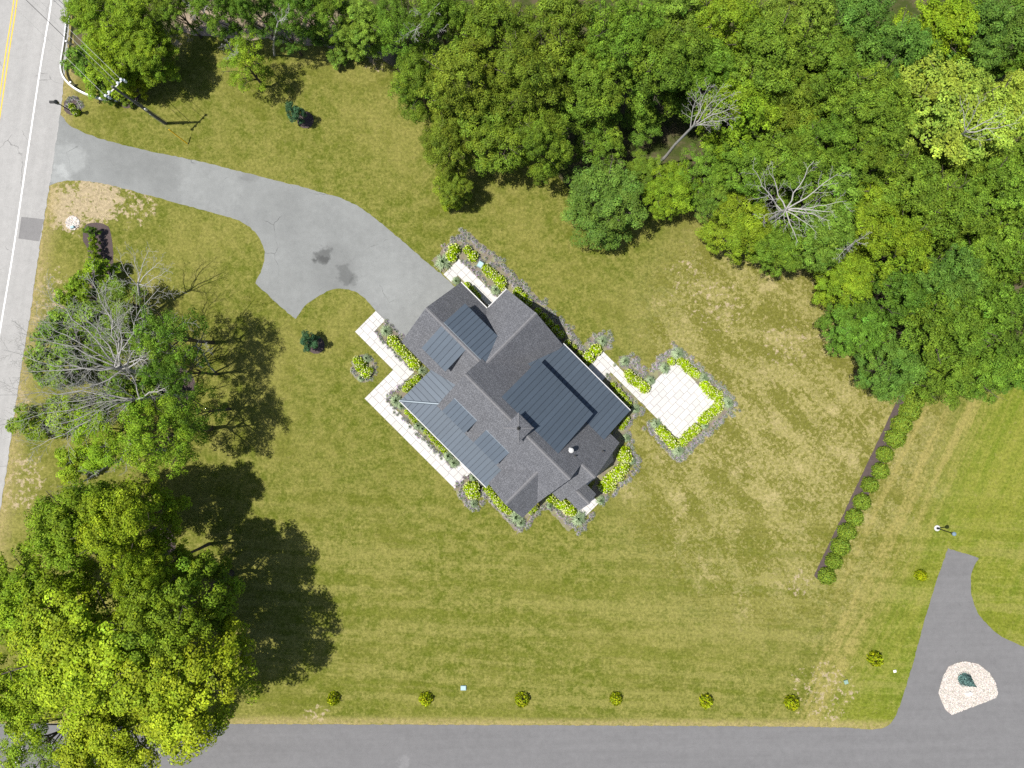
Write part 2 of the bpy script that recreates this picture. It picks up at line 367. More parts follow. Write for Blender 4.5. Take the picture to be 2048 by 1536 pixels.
# ------------------------------------------------------------------ ground, roads, beds
def catmull(pts, step=0.3, closed=False):
    P = [Vector((q[0], q[1], 0)) for q in pts]; n = len(P); out = []
    segs = n if closed else n - 1
    for i in range(segs):
        if closed: p0, p1, p2, p3 = (P[(i + k - 1) % n] for k in range(4))
        else: p0, p1, p2, p3 = P[max(i - 1, 0)], P[i], P[i + 1], P[min(i + 2, n - 1)]
        m = max(1, int((p2 - p1).length / step))
        for k in range(m):
            u = k / m; u2 = u * u; u3 = u2 * u
            out.append(0.5 * ((2 * p1) + (p2 - p0) * u + (2 * p0 - 5 * p1 + 4 * p2 - p3) * u2 + (3 * p1 - p0 - 3 * p2 + p3) * u3))
    if not closed: out.append(P[-1])
    return out
def linear(pts, step=0.3):
    out = []
    for a, b in zip(pts, pts[1:]):
        a, b = Vector((*a[:2], 0)), Vector((*b[:2], 0)); m = max(1, int((b - a).length / step))
        out += [a.lerp(b, k / m) for k in range(m)]
    out.append(Vector((*pts[-1][:2], 0))); return out
def px(l): return [G(*q)[:2] for q in l]
def rough_edge(pts, amp, seed=0):
    r = random.Random(seed); out = []
    for p in pts: out.append(Vector((p.x + r.uniform(-amp, amp), p.y + r.uniform(-amp, amp), 0)))
    return out
def sheet(name, outline, z, mat, parent=None, kind='structure'):
    me = bpy.data.meshes.new(name); bm = bmesh.new()
    vs = [bm.verts.new((p.x, p.y, z)) for p in outline]
    f = bm.faces.new(vs); f.normal_update()
    if f.normal.z < 0: f.normal_flip()
    bmesh.ops.triangulate(bm, faces=[f]); bm.to_mesh(me); bm.free()
    o = link(name, me, parent, M[mat])
    if kind: o['kind'] = kind
    return o
def ribbon(name, pts, w, z, mat, parent=None):
    mb = MB(); L_, R_ = [], []
    for i, p in enumerate(pts):
        d = (pts[min(i + 1, len(pts) - 1)] - pts[max(i - 1, 0)]).normalized(); n = Vector((-d.y, d.x, 0)) * (w / 2)
        L_.append((p.x + n.x, p.y + n.y, z)); R_.append((p.x - n.x, p.y - n.y, z))
    for i in range(len(pts) - 1): mb.poly([R_[i], R_[i + 1], L_[i + 1], L_[i]])
    return mb.build(name, M[mat], parent)
mb = MB(); n_ = 8; W_ = 700
for i in range(n_):
    for j in range(n_):
        a, b, c, d = -W_ + 2 * W_ * i / n_, -W_ + 2 * W_ * (i + 1) / n_, -W_ + 2 * W_ * j / n_, -W_ + 2 * W_ * (j + 1) / n_
        mb.poly([(a, c, 0), (b, c, 0), (b, d, 0), (a, d, 0)])
lawn = mb.build('lawn', M['lawn']); tag(lawn, 'sunlit lawn, green and straw coloured, all around the house', None, None, 'structure')

edge_r = catmull(px([(175, -420), (160, -200), (143, 0), (135, 96), (129, 150), (121, 223), (99, 374), (81, 483), (62, 617), (50, 690), (32, 808), (10, 961), (-14, 1110), (-40, 1260), (-80, 1480), (-150, 1800)]), 0.3)
edge_l = catmull(px([(-330, 1800), (-250, 1480), (-200, 1260), (-160, 961), (-120, 617), (-70, 223), (-30, 0), (-10, -200), (5, -420)]), 1.0)
road = sheet('road', rough_edge(edge_r, 0.05, 1) + edge_l, 0.016, 'asphalt_road')
tag(road, 'pale grey two lane road along the left edge')
tag(ribbon('white_edge_line', catmull(px([(140, -380), (122, -170), (103, 0), (91, 75), (79, 148), (46, 371), (25, 513), (2, 651), (-18, 780), (-60, 1060), (-130, 1480)]), 0.6), 0.14, 0.021, 'white_paint', road))
for off in (-0.16, 0.16):
    cl = catmull(px([(64, -380), (48, -170), (31, 0), (16, 99), (1, 205), (-20, 340), (-60, 600), (-110, 961), (-190, 1480)]), 0.6)
    cl = [Vector((q.x + off, q.y, 0)) for q in cl]
    ribbon('yellow_centre_line', cl, 0.12, 0.021, 'yellow_paint', road)
sheet('asphalt_patch', linear(px([(43, 433.6), (88, 438.5), (79, 483), (37, 477), (43, 433.6)]), 0.5)[:-1], 0.0205, 'asphalt_patch', road, None)

dr_top = catmull(px([(116, 226), (124, 231), (138, 250), (173, 267), (223, 284), (297, 302), (396, 322), (505, 349), (608, 375), (686, 398), (735, 425), (800, 478), (850, 522), (885, 550), (906, 570)]), 0.3)
dr_bot = catmull(px([(752, 622), (735, 602), (715, 586), (697, 579), (680, 577), (660, 581), (640, 590), (622, 602), (608, 614), (591, 638)]), 0.3)[:-1] + \
    linear(px([(591, 638), (570, 621), (540, 594), (511, 566)]), 0.3)[:-1] + \
    catmull(px([(511, 566), (521, 545), (528, 522), (529, 503), (521, 480), (505, 459), (485, 445), (470, 438), (421, 424), (346, 404), (247, 377), (198, 366), (148, 360.5), (111, 366), (96, 374)]), 0.3)
drive = sheet('driveway', rough_edge(dr_top, 0.045, 2) + linear(px([(912, 576), (985, 660), (850, 720), (770, 640)]), 0.5) + rough_edge(dr_bot, 0.045, 3), 0.011, 'asphalt_drive')
tag(drive, 'curving grey asphalt driveway from the road to the garage')

ln_top = linear(px([(-90, 1446), (300, 1447), (600, 1448.5), (1200, 1451), (1600, 1453.5), (1693, 1455)]), 0.3)[:-1] + \
    catmull(px([(1693, 1455), (1730, 1458), (1755, 1458), (1777, 1450), (1795, 1422), (1817, 1357), (1848, 1246), (1870, 1171), (1896, 1097)]), 0.3)[:-1] + \
    linear(px([(1896, 1097), (1925, 1105), (1958, 1116)]), 0.3)[:-1] + \
    catmull(px([(1958, 1116), (1944, 1143), (1942, 1184), (1953, 1221), (1972, 1246), (2000, 1271), (2048, 1294), (2120, 1318), (2250, 1350)]), 0.3)
lane = sheet('lane', rough_edge(ln_top, 0.04, 4) + linear(px([(2250, 1750), (-110, 1750)]), 3.0), 0.010, 'asphalt_lane')
tag(lane, 'dark grey asphalt lane along the bottom edge with a turning spur')
mb = MB(); a, b = G(42, 1496), G(18, 1560); d = (b - a).normalized(); n = Vector((-d.y, d.x, 0)) * 0.3
mb.poly([a + n + Vector((0, 0, 0.0165)), b + n + Vector((0, 0, 0.0165)), b - n + Vector((0, 0, 0.0165)), a - n + Vector((0, 0, 0.0165))])
mb.build('stop_line', M['white_paint'], lane)

ff = catmull(px([(148, -60), (150, 60), (145, 140), (200, 175), (262, 165), (330, 70), (420, 72), (560, 82), (640, 92), (700, 108), (760, 120), (830, 160), (880, 250), (905, 330), (980, 300), (1080, 300), (1150, 390), (1290, 410), (1420, 430), (1520, 470), (1640, 500), (1700, 600), (1770, 700), (1850, 745), (2000, 750), (2300, 720), (2400, -300), (148, -300)]), 1.2, True)
tag(sheet('forest_floor', rough_edge(ff, 0.25, 9), 0.005, 'forest_floor'), 'leaf litter floor of the wood')
def bed(name, pts, label, closed=True, mat='mulch', z=0.006, step=0.25, amp=0.03, smooth=True):
    o = sheet(name, rough_edge(catmull(px(pts), step, True) if smooth else linear(px(pts + [pts[0]]), step)[:-1], amp, len(pts)), z, mat)
    return tag(o, label)
def circ(cx, cy, r, n=14): return [(cx + r * math.cos(2 * math.pi * k / n), cy + r * math.sin(2 * math.pi * k / n)) for k in range(n)]
bed('mulch_bed', [(1803, 783), (1632, 1142), (1628, 1152), (1636, 1160), (1650, 1158), (1672, 1128), (1758, 945), (1828, 800)], 'dark mulch strip under the clipped hedge', smooth=False)
bed('mulch_bed', [(170, 452), (182, 446), (205, 447), (220, 460), (226, 500), (226, 545), (222, 600), (205, 640), (180, 560), (176, 505), (166, 478)], 'dark mulch bed with shrubs below the driveway mouth')
bed('mulch_bed', circ(345, 775, 46), 'dark mulch ring around the half dead tree')
bed('mulch_bed', circ(318, 1087, 34), 'round dark mulch bed in the shade of the lower left trees')
bed('mulch_bed', circ(611, 240, 17), 'round mulch bed under the small ornamental tree above the driveway')
bed('mulch_bed', circ(632, 690, 18), 'round mulch bed under the small ornamental tree below the driveway')
bed('mulch_bed', [(283, 150), (292, 152), (283, 185), (270, 207), (255, 217), (243, 210), (250, 180), (265, 160)], 'mulch bed beside the guard rail end')

# ------------------------------------------------------------------ gravel
def ico(): 
    bm = bmesh.new(); bmesh.ops.create_icosphere(bm, subdivisions=1, radius=1.0)
    v = np.array([x.co[:] for x in bm.verts]); f = np.array([[q.index for q in x.verts] for x in bm.faces]); bm.free(); return v, f
ICO_V, ICO_F = ico()
def inside(poly, x, y):
    c = False; j = len(poly) - 1
    for i in range(len(poly)):
        xi, yi, xj, yj = poly[i][0], poly[i][1], poly[j][0], poly[j][1]
        if (yi > y) != (yj > y) and x < (xj - xi) * (y - yi) / (yj - yi) + xi: c = not c
        j = i
    return c
def blobs(name, P, rad, col, mat, squash=0.7):
    n = len(P); k = len(ICO_V)
    rot = nrg.normal(size=(n, 3)); V = ICO_V[None] * (rad[:, None, None] * nrg.uniform(0.7, 1.3, (n, 1, 3))) * np.array([1, 1, squash]) + P[:, None, :]
    F = ICO_F[None] + (np.arange(n) * k)[:, None, None]
    me = bpy.data.meshes.new(name); me.vertices.add(n * k); me.vertices.foreach_set('co', V.astype(np.float32).ravel())
    fl = F.reshape(-1, 3).astype(np.int32); me.loops.add(fl.size); me.loops.foreach_set('vertex_index', fl.ravel())
    me.polygons.add(len(fl)); me.polygons.foreach_set('loop_start', np.arange(len(fl), dtype=np.int32) * 3); me.update(calc_edges=True)
    ca = me.color_attributes.new('tint', 'FLOAT_COLOR', 'POINT'); c4 = np.ones((n, k, 4), np.float32); c4[:, :, :3] = col[:, None, :]
    ca.data.foreach_set('color', c4.ravel()); me.materials.append(mat); return me
def gravel(poly_px, count, rmin, rmax, label, zb=0.02):
    poly = [tuple(G(*q)[:2]) for q in poly_px]; xs = [q[0] for q in poly]; ys = [q[1] for q in poly]; P = []
    while len(P) < count:
        x, y = rng.uniform(min(xs), max(xs)), rng.uniform(min(ys), max(ys))
        if inside(poly, x, y): P.append((x, y, zb + rng.uniform(0, 0.02)))
    P = np.array(P); col = np.clip(nrg.normal(1.0, 0.20, (count, 1)), 0.4, 1.5) * np.array([1, 1, 1]) + nrg.normal(0, 0.03, (count, 3))
    o = link('gravel', blobs('gravel', P, nrg.uniform(rmin, rmax, count), col, M['gravel'])); tag(o, label, 'gravel', None, 'stuff')
island = [(1897, 1333), (1912, 1326), (1931, 1322.5), (1956, 1328), (1978, 1345), (1991, 1366), (1996, 1386), (1992, 1395), (1903.5, 1429.5), (1891, 1419), (1882, 1400), (1877, 1385), (1885, 1354)]
bed('gravel_bed', island, 'gravel bed filling the island in the lane', mat='gravel_bed', z=0.03, smooth=False)
gravel(island, 8000, 0.03, 0.065, 'pale crushed stone covering the traffic island', 0.035)
gravel(circ(146, 446, 14), 380, 0.05, 0.10, 'round patch of pale stones beside the road', 0.02)

# ------------------------------------------------------------------ white pavers (house axes: u runs south-east, v north-east)
def UV(u, v, z=0.0):        # house axes in survey units -> metres in the yard
    return Vector(((u + v) * S / math.sqrt(2), (v - u) * S / math.sqrt(2), z))
cube = MB(); cube.box(-0.5, 0.5, -0.5, 0.5, -1, 0); cube.box(-0.49, 0.49, -0.49, 0.49, 0, 0.02); CUBE = None
def paver_mesh():
    m = MB(); lo = [(-.5, -.5, -1), (.5, -.5, -1), (.5, .5, -1), (-.5, .5, -1)]; hi = [(-.5, -.5, -.15), (.5, -.5, -.15), (.5, .5, -.15), (-.5, .5, -.15)]
    tp = [(-.488, -.482, 0), (.488, -.482, 0), (.488, .482, 0), (-.488, .482, 0)]
    m.hexa(lo, hi); m.hexa(hi, tp); return m.mesh('paver', M['paver_stone'])
PAVER = paver_mesh()
def paving(name, rects, label, along='u', row=12.2, lens=(18, 24, 14)):
    """rects: (u0, u1, v0, v1) that together make the paved area; each stone is its own piece"""
    u0 = min(r[0] for r in rects); v0 = min(r[2] for r in rects); u1 = max(r[1] for r in rects); v1 = max(r[3] for r in rects)
    base = empty_mesh = MB()
    for q in rects: base.box(q[0] * S, q[1] * S, q[2] * S, q[3] * S, -0.02, 0.024)
    o = base.build(name, M['joint_sand']); o.rotation_euler = (0, 0, R(-45)); tag(o, label, None, None, 'structure')
    rr = random.Random(len(name) + len(rects))
    for q in rects:
        a0, a1, b0, b1 = (q[0], q[1], q[2], q[3]) if along == 'u' else (q[2], q[3], q[0], q[1])
        nrow = max(1, round((b1 - b0) / row)); rw = (b1 - b0) / nrow
        for i in range(nrow):
            x = a0 - rr.uniform(0, 14)
            while x < a1 - 2:
                ln = rr.choice(lens); s0, s1 = max(x, a0), min(x + ln, a1); x += ln
                if s1 - s0 < 2.5: continue
                y0, y1 = b0 + i * rw, b0 + (i + 1) * rw
                c = bpy.data.objects.new('paver', PAVER); C.objects.link(c); c.parent = o
                w, h = (s1 - s0) * S - 0.026, (y1 - y0) * S - 0.026; cu, cv = (s0 + s1) / 2 * S, (y0 + y1) / 2 * S
                if along != 'u': w, h = h, w; cu, cv = cv, cu
                c.location = (cu, cv, 0.055 + rr.uniform(-.003, .003)); c.scale = (w, h, 0.05)
                c.rotation_euler = (rr.uniform(-.003, .003), rr.uniform(-.003, .003), rr.uniform(-.004, .004))
    return o
paving('patio', [(197, 317, 156, 263)], 'square white paver patio ringed by flower beds', 'v', 12.0)
paving('paver_walk', [(83, 197, 156, 175), (83, 123, 128, 156)], 'white paver path from the back porch to the patio')
paving('paver_walk', [(-296, -269, -121, -89), (-296, -155, -148, -121), (-188, -155, -200, -148), (-188, 67, -229, -200), (36, 67, -200, -165)], 'white paver front walk stepping round the porch from the driveway')
paving('paver_walk', [(-252, -230, 58, 77), (-252, -138, 77, 102)], 'short white paver walk beside the garage')
paving('paver_walk', [(250, 291, -88, -44), (226, 250, -60, -20)], 'white paver landing at the side door')
bed('gravel_bed', [tuple((1024 + (u + v) / math.sqrt(2), 768 + (u - v) / math.sqrt(2))) for (u, v) in ((216, -22), (252, -22), (252, 34), (222, 60))], 'pale gravel strip below the east gable', mat='gravel_bed', z=0.012, smooth=False)
def uvpx(u, v): return (1024 + (u + v) / math.sqrt(2), 768 + (u - v) / math.sqrt(2))
BEDS = [
    ([(-288, 60), (-252, 60), (-252, 104), (-138, 104), (-138, 116), (20, 116), (60, 130), (60, 146), (20, 158), (-60, 160), (-110, 158), (-210, 157), (-286, 152)], 'planting bed round the north side of the house'),
    ([(-232, 56), (-208, 64), (-140, 64), (-140, 80), (-190, 80), (-228, 79)], 'planting bed below the garage eave'),
    ([(-270, -123), (-270, -88), (-200, -80), (-160, -96), (-155, -120)], 'planting bed along the front walk by the garage'),
    ([(-154, -120), (-100, -100), (-100, -170), (110, -170), (110, -196), (-154, -199)], 'planting bed along the porch'),
    ([(68, -232), (100, -236), (118, -200), (160, -199), (220, -204), (214, -170), (200, -128), (232, -128), (290, -128), (290, -92), (200, -92), (200, -165), (100, -165), (66, -182)], 'planting bed round the south gable'),
    ([(205, -30), (250, -14), (262, -36), (296, -46), (296, -30), (276, 20), (250, 62), (230, 106), (220, 130), (204, 138), (195, 135), (212, 70), (224, 60)], 'planting bed at the east corner'),
    ([(123, 126), (204, 126), (208, 146), (204, 156), (123, 154)], 'planting bed between the back porch and the path'),
    ([(55, 140), (84, 140), (84, 176), (92, 190), (70, 202), (48, 196), (44, 160)], 'planting bed at the head of the path'),
    ([(118, 178), (196, 178), (196, 190), (150, 212), (118, 200)], 'planting bed beside the path to the patio'),
    ([(178, 205), (196, 205), (196, 262), (318, 264), (318, 154), (266, 154), (256, 138), (280, 126), (345, 128), (352, 150), (344, 215), (345, 272), (330, 288), (230, 288), (176, 280), (168, 240)], 'planting bed round the patio'),
]
for pts, lab in BEDS: bed('planting_bed', [uvpx(*q) for q in pts], lab, mat='planting_soil', z=0.0085, smooth=False, amp=0.12)
bed('mulch_bed', [(727 + (q[0] - 727) * 0.9, 737 + (q[1] - 737) * 1.08) for q in circ(727, 737, 26)], 'oval flower bed in the front lawn', mat='planting_soil', z=0.0085)
bed('mulch_bed', circ(146, 212, 19), 'flower bed at the foot of the driveway lantern', z=0.0085)
# ------------------------------------------------------------------ house
house = empty('house', (0, 0, 0), R(-45))
tag(house, 'grey roofed white house with metal porch roofs in the middle of the lawn', 'house')
K = S
def plane3(p0, p1, p2):
    a, b, c = Vector(p0), Vector(p1), Vector(p2); n = (b - a).cross(c - a)
    return lambda u, v: a.z - (n.x * (u - a.x) + n.y * (v - a.y)) / n.z
def slope(name, pts, along, mat='shingle', th=0.11, parent=None, label=None):
    """pts [(u, v, z)]: u, v in survey units, z in metres; a slab with uv for the shingle courses"""
    P = [Vector((u * K, v * K, z)) for u, v, z in pts]
    n = (P[1] - P[0]).cross(P[2] - P[0])
    if n.z < 0: P.reverse()
    m = MB(); Q = [p - Vector((0, 0, th)) for p in P]
    m.hexa(Q, P)
    o = m.build(name, M[mat], parent or house)
    ul = o.data.uv_layers.new(name='UVMap'); n.normalize(); sl = 1.0 / max(0.2, abs(n.z))
    for li, lp in enumerate(o.data.loops):
        c = o.data.vertices[lp.vertex_index].co
        ul.data[li].uv = (c.x + 40, c.y * sl + 40) if along == 'u' else (c.y + 40, c.x * sl + 40)
    if label: o['label'] = label
    return o
def ridge_cap(a, b, parent=None):
    a = Vector((a[0] * K, a[1] * K, a[2])); b = Vector((b[0] * K, b[1] * K, b[2])); d = (b - a); L_ = d.length; d.normalize()
    w = Vector((-d.y, d.x, 0)).normalized() * 0.15; m = MB(); n = int(L_ / 0.26)
    for i in range(n):
        p = a + d * (L_ * i / n); q = a + d * (L_ * (i + 1.12) / n); r = random.Random(i).uniform(0, 0.012)
        up0, up1 = Vector((0, 0, 0.045 + r)), Vector((0, 0, 0.02))
        dn = Vector((0, 0, -0.125))
        m.poly([p + up0, q + up1, q + w + dn, p + w + dn + up0 * .5]); m.poly([p + up0, p - w + dn + up0 * .5, q - w + dn, q + up1])
    return m.build('ridge_cap', M['ridge_shingle'], parent or house)
def clip(poly, f):
    """keep the side where f(u, v) >= 0"""
    out = []
    for i, p in enumerate(poly):
        q = poly[(i + 1) % len(poly)]; a, b = f(*p), f(*q)
        if a >= 0: out.append(p)
        if (a >= 0) != (b >= 0):
            s = a / (a - b); out.append((p[0] + (q[0] - p[0]) * s, p[1] + (q[1] - p[1]) * s))
    return out
def metal_roof(name, plan, zf, run, spacing=10.0, label=None):
    """plan: (u, v) outline in survey units; zf(u, v) height; run = axis along the eave; pans and seams are pieces"""
    m = MB(); lo = [(u * K, v * K, zf(u, v) - 0.13) for u, v in plan]; hi = [(u * K, v * K, zf(u, v) - 0.012) for u, v in plan]
    if (Vector(hi[1]) - Vector(hi[0])).cross(Vector(hi[2]) - Vector(hi[0])).z < 0: lo.reverse(); hi.reverse()
    m.hexa(lo, hi); o = m.build(name, M['metal_roof'], house)
    if label: o['label'] = label
    ax = 0 if run == 'u' else 1
    s0, s1 = min(q[ax] for q in plan), max(q[ax] for q in plan); n = max(1, round((s1 - s0) / spacing)); st = (s1 - s0) / n
    for i in range(n):
        a, b = s0 + i * st, s0 + (i + 1) * st
        pl = clip(clip(plan, lambda u, v: (u, v)[ax] - a - 0.15), lambda u, v: b - 0.15 - (u, v)[ax])
        if len(pl) < 3: continue
        m = MB(); L_ = [Vector((u * K, v * K, zf(u, v) - 0.01)) for u, v in pl]; H_ = [q + Vector((0, 0, 0.016)) for q in L_]
        if (H_[1] - H_[0]).cross(H_[2] - H_[0]).z < 0: L_.reverse(); H_.reverse()
        m.hexa(L_, H_)
        if i < n - 1:
            cr = clip(clip(plan, lambda u, v: (u, v)[ax] - b + 0.45), lambda u, v: b + 0.45 - (u, v)[ax])
            if len(cr) >= 3:
                L2 = [Vector((u * K, v * K, zf(u, v) - 0.012)) for u, v in cr]; H2 = [q + Vector((0, 0, 0.05)) for q in L2]
                if (H2[1] - H2[0]).cross(H2[2] - H2[0]).z < 0: L2.reverse(); H2.reverse()
                m.hexa(L2, H2, 1)
        m.build('roof_panel', [M['metal_roof'], M['metal_seam']], o)
    return o
def block(u0, u1, v0, v1, ze, name='wall'):
    m = MB(); m.box(u0 * K, u1 * K, v0 * K, v1 * K, 0, ze); return m.build(name, M['clapboard'], house)
def gable_wall(axis, at, s0, s1, ze, zr, sr, th=3, z0=0.0, name='gable_wall'):
    """pentagon wall across the ridge; axis = direction of the ridge"""
    pr = [(s0, z0), (s1, z0), (s1, ze), (sr, zr), (s0, ze)]
    f = (lambda d, s, z: ((at + d) * K, s * K, z)) if axis == 'u' else (lambda d, s, z: (s * K, (at + d) * K, z))
    m = MB(); m.hexa([f(-th / 2, *q) for q in pr], [f(th / 2, *q) for q in pr])
    o = m.build(name, M['clapboard'], house); bmn = bmesh.new(); bmn.from_mesh(o.data); bmesh.ops.recalc_face_normals(bmn, faces=bmn.faces); bmn.to_mesh(o.data); bmn.free()
    return o
def window(axis, at, c, w, z0, z1, sgn, name='window', pane='window_glass'):
    """axis 'u': wall faces +-u at u=at, c along v.  axis 'v': wall faces +-v at v=at, c along u"""
    a = at * K; d = 0.05 * sgn
    def bx(m, c0, c1, za, zb, d0, d1):
        lo, hi = min(a + d0, a + d1), max(a + d0, a + d1)
        if axis == 'u': m.box(lo, hi, c0, c1, za, zb)
        else: m.box(c0, c1, lo, hi, za, zb)
    cc = c * K; h = w / 2; m = MB(); f = 0.09
    bx(m, cc - h - f, cc + h + f, z1, z1 + f, 0, d); bx(m, cc - h - f, cc + h + f, z0 - f, z0, 0, d * 1.4)
    bx(m, cc - h - f, cc - h, z0, z1, 0, d); bx(m, cc + h, cc + h + f, z0, z1, 0, d)
    if name == 'window': bx(m, cc - h, cc + h, (z0 + z1) / 2 - .03, (z0 + z1) / 2 + .03, 0, d * .8)
    o = m.build(name, M['white_trim'], house)
    m = MB(); bx(m, cc - h, cc + h, z0, z1, 0, d * .4); m.build('pane' if name == 'window' else 'leaf', M[pane], o)
    return o
def gutter(u0, u1, v0, v1, z, name='gutter'):
    m = MB(); m.box(u0 * K, u1 * K, v0 * K, v1 * K, z - 0.13, z - 0.015); return m.build(name, M['white_trim'], house)
# main block
MR, MZ = -45.6, 8.8
zne = lambda v: MZ - (v - MR) * K; zsw = lambda v: MZ - (MR - v) * K
slope('roof_slope', [(-70.5, MR, MZ), (190, MR, MZ), (190, -13.2, zne(-13.2)), (224.5, -13.2, zne(-13.2)), (224.5, 66, zne(66)), (-62, 66, zne(66)), (-62, -6, zne(-6)), (-70.5, -6, zne(-6))], 'u')
slope('roof_slope', [(-70.5, MR, MZ), (190, MR, MZ), (190, -128, zsw(-128)), (-70.5, -128, zsw(-128))], 'u')
ridge_cap((-70, MR, MZ), (189.5, MR, MZ))
block(-65, 185, -122, 60, 3.0)
gable_wall('u', -66, -122, -8, 4.85, 8.62, MR, z0=2.5); gable_wall('u', 186, -122, 30, 4.85, 8.62, MR, z0=0)
m_ = MB(); m_.box(-65 * K, 185 * K, -122 * K, -119 * K, 2.9, 4.9); m_.build('wall', M['clapboard'], house)
# garage
GR, GZ = -12.3, 6.93
slope('roof_slope', [(-207.3, GR, GZ), (-64, GR, GZ), (-64, 68.3, 2.9), (-207.3, 68.3, 2.9)], 'u')
slope('roof_slope', [(-207.3, GR, GZ), (-64, GR, GZ), (-64, -92.9, 2.9), (-207.3, -92.9, 2.9)], 'u')
ridge_cap((-207, GR, GZ), (-71, GR, GZ))
block(-201, -66, -87, 62, 2.9); gable_wall('u', -200, -87, 62, 3.0, 6.72, GR)
for c in (-50, 25):
    w = window('u', -201.5, c, 2.7, 0.05, 2.4, -1, 'garage_door', 'white_trim')
window('u', -201.5, -12, 1.0, 3.7, 5.0, -1)
gutter(-207.3, -136.5, 68.4, 70.2, 2.93)
# cross wing (gable to the north-east)
BR, BZ = -59.5, 6.8
slope('roof_slope', [(BR, -10, BZ), (BR, 121.6, BZ), (-135.4, 121.6, 3.0), (-135.4, -10, 3.0)], 'v')
slope('roof_slope', [(BR, -10, BZ), (BR, 121.6, BZ), (16.4, 121.6, 3.0), (16.4, -10, 3.0)], 'v')
ridge_cap((BR, -8, BZ), (BR, 121.3, BZ))
block(-129, 10, 60, 115, 3.0); gable_wall('v', 114, -129, 10, 3.1, 6.6, BR)
for c in (-95, -60, -25): window('v', 115.5, c, 1.1, 0.8, 2.3, 1)
window('v', 115.5, BR, 1.0, 3.8, 5.1, 1)
gutter(-137.2, -135.5, 71.5, 121.6, 3.02)
for k in range(6):
    q = 76 + k * 9; m_ = MB(); m_.box(-139.2 * K, -137.9 * K, (q - .6) * K, (q + .6) * K, 2.9, 3.02); m_.build('gutter_bracket', M['white_trim'], house)
# south gable
DR, DZ, DE = 145.0, 7.15, 4.87
slope('roof_slope', [(DR, -162, DZ), (DR, -74, DZ), (190.6, -74, DE), (190.6, -162, DE)], 'v')
slope('roof_slope', [(DR, -162, DZ), (DR, -74, DZ), (99.4, -74, DE), (99.4, -162, DE)], 'v')
ridge_cap((DR, -161.8, DZ), (DR, -79, DZ))
block(105, 185, -156, -100, 4.8); gable_wall('v', -155, 105, 185, 4.8, 6.9, DR)
for c in (125, 145, 165): window('v', -156.5, c, 0.9, 0.8, 2.3, -1)
window('v', -156.5, 145, 1.2, 3.6, 4.9, -1)
# east gable and side door porch
ER, EZ = -13.2, zne(-13.2)
zes = lambda v: EZ - (ER - v) * K
slope('roof_slope', [(186.5, ER, EZ), (224.5, ER, EZ), (224.5, -93, zes(-93)), (186.5, -93, zes(-93))], 'u')
ridge_cap((190.5, ER, EZ), (224.3, ER, EZ))
block(185, 219, -87, 60, 3.0); gable_wall('u', 218, -87, 60, 3.1, 6.9, ER)
window('u', 219.5, 20, 1.3, 0.9, 2.3, 1); window('u', 219.5, -12, 1.0, 3.7, 5.0, 1); window('u', 219.5, -50, 1.0, 0.1, 2.2, 1, 'door', 'door_paint')
FR = -55.4; FZ = zes(FR) + 0.03
slope('roof_slope', [(200, FR, FZ), (259, FR, FZ), (259, -34.4, FZ - 1.05), (200, -34.4, FZ - 1.05)], 'u')
slope('roof_slope', [(224.6, FR, FZ), (259, FR, FZ), (259, -80, FZ - 1.23), (224.6, -80, FZ - 1.23)], 'u')
ridge_cap((226, FR, FZ), (258.8, FR, FZ))
for v in (-76, -38):
    m_ = MB(); m_.box(253 * K, 256.5 * K, (v - 1.7) * K, (v + 1.7) * K, 0, 3.75); m_.build('porch_column', M['white_trim'], house)
gable_wall('u', 254.5, -78, -37, 3.75, 4.85, FR, z0=3.5, name='porch_beam')
# metal roofs
zp = lambda a, za, b, zb, ax: (lambda u, v: za + ((u, v)[ax] - a) * (zb - za) / (b - a))
metal_roof('metal_roof', [(3, -29.5), (145.2, -29.5), (145.2, 67.2), (3, 67.2)], zp(-29.5, 8.05, 67.2, 5.35, 1), 'u', 10.1, 'large blue grey metal roof over the upper back room')
block(8, 140, -15, 62, 3.0, 'upper_wall')
m_ = MB(); zz = zp(-29.5, 8.05, 67.2, 5.35, 1)
m_.hexa([(8 * K, -20 * K, 3), (140 * K, -20 * K, 3), (140 * K, 62 * K, 3), (8 * K, 62 * K, 3)], [(8 * K, -20 * K, zz(0, -20) - .14), (140 * K, -20 * K, zz(0, -20) - .14), (140 * K, 62 * K, zz(0, 62) - .14), (8 * K, 62 * K, zz(0, 62) - .14)])
m_.build('upper_wall', M['clapboard'], house)
for c in (30, 58, 90, 118): window('v', 62.3, c, 1.0, 4.2, 5.1, 1)
metal_roof('metal_roof', [(-9, 48.2), (197, 48.2), (197, 124.5), (-9, 124.5)], zp(48.2, 4.12, 124.5, 2.7, 1), 'u', 10.3, 'lower blue grey metal roof over the back porch')
gutter(14.5, 197, 124.6, 126.2, 2.72)
for c in (22, 65, 108, 151, 192):
    m_ = MB(); m_.box((c - 1.6) * K, (c + 1.6) * K, 117 * K, 120.2 * K, 0, 2.72); m_.build('porch_column', M['white_trim'], house)
m_ = MB(); m_.box(17 * K, 196 * K, 60 * K, 123 * K, 0, 0.16); m_.build('porch_floor', M['concrete'], house)
for c in (40, 80, 150): window('v', 60.4, c, 1.6, 0.25, 2.3, 1, 'patio_door', 'window_glass')
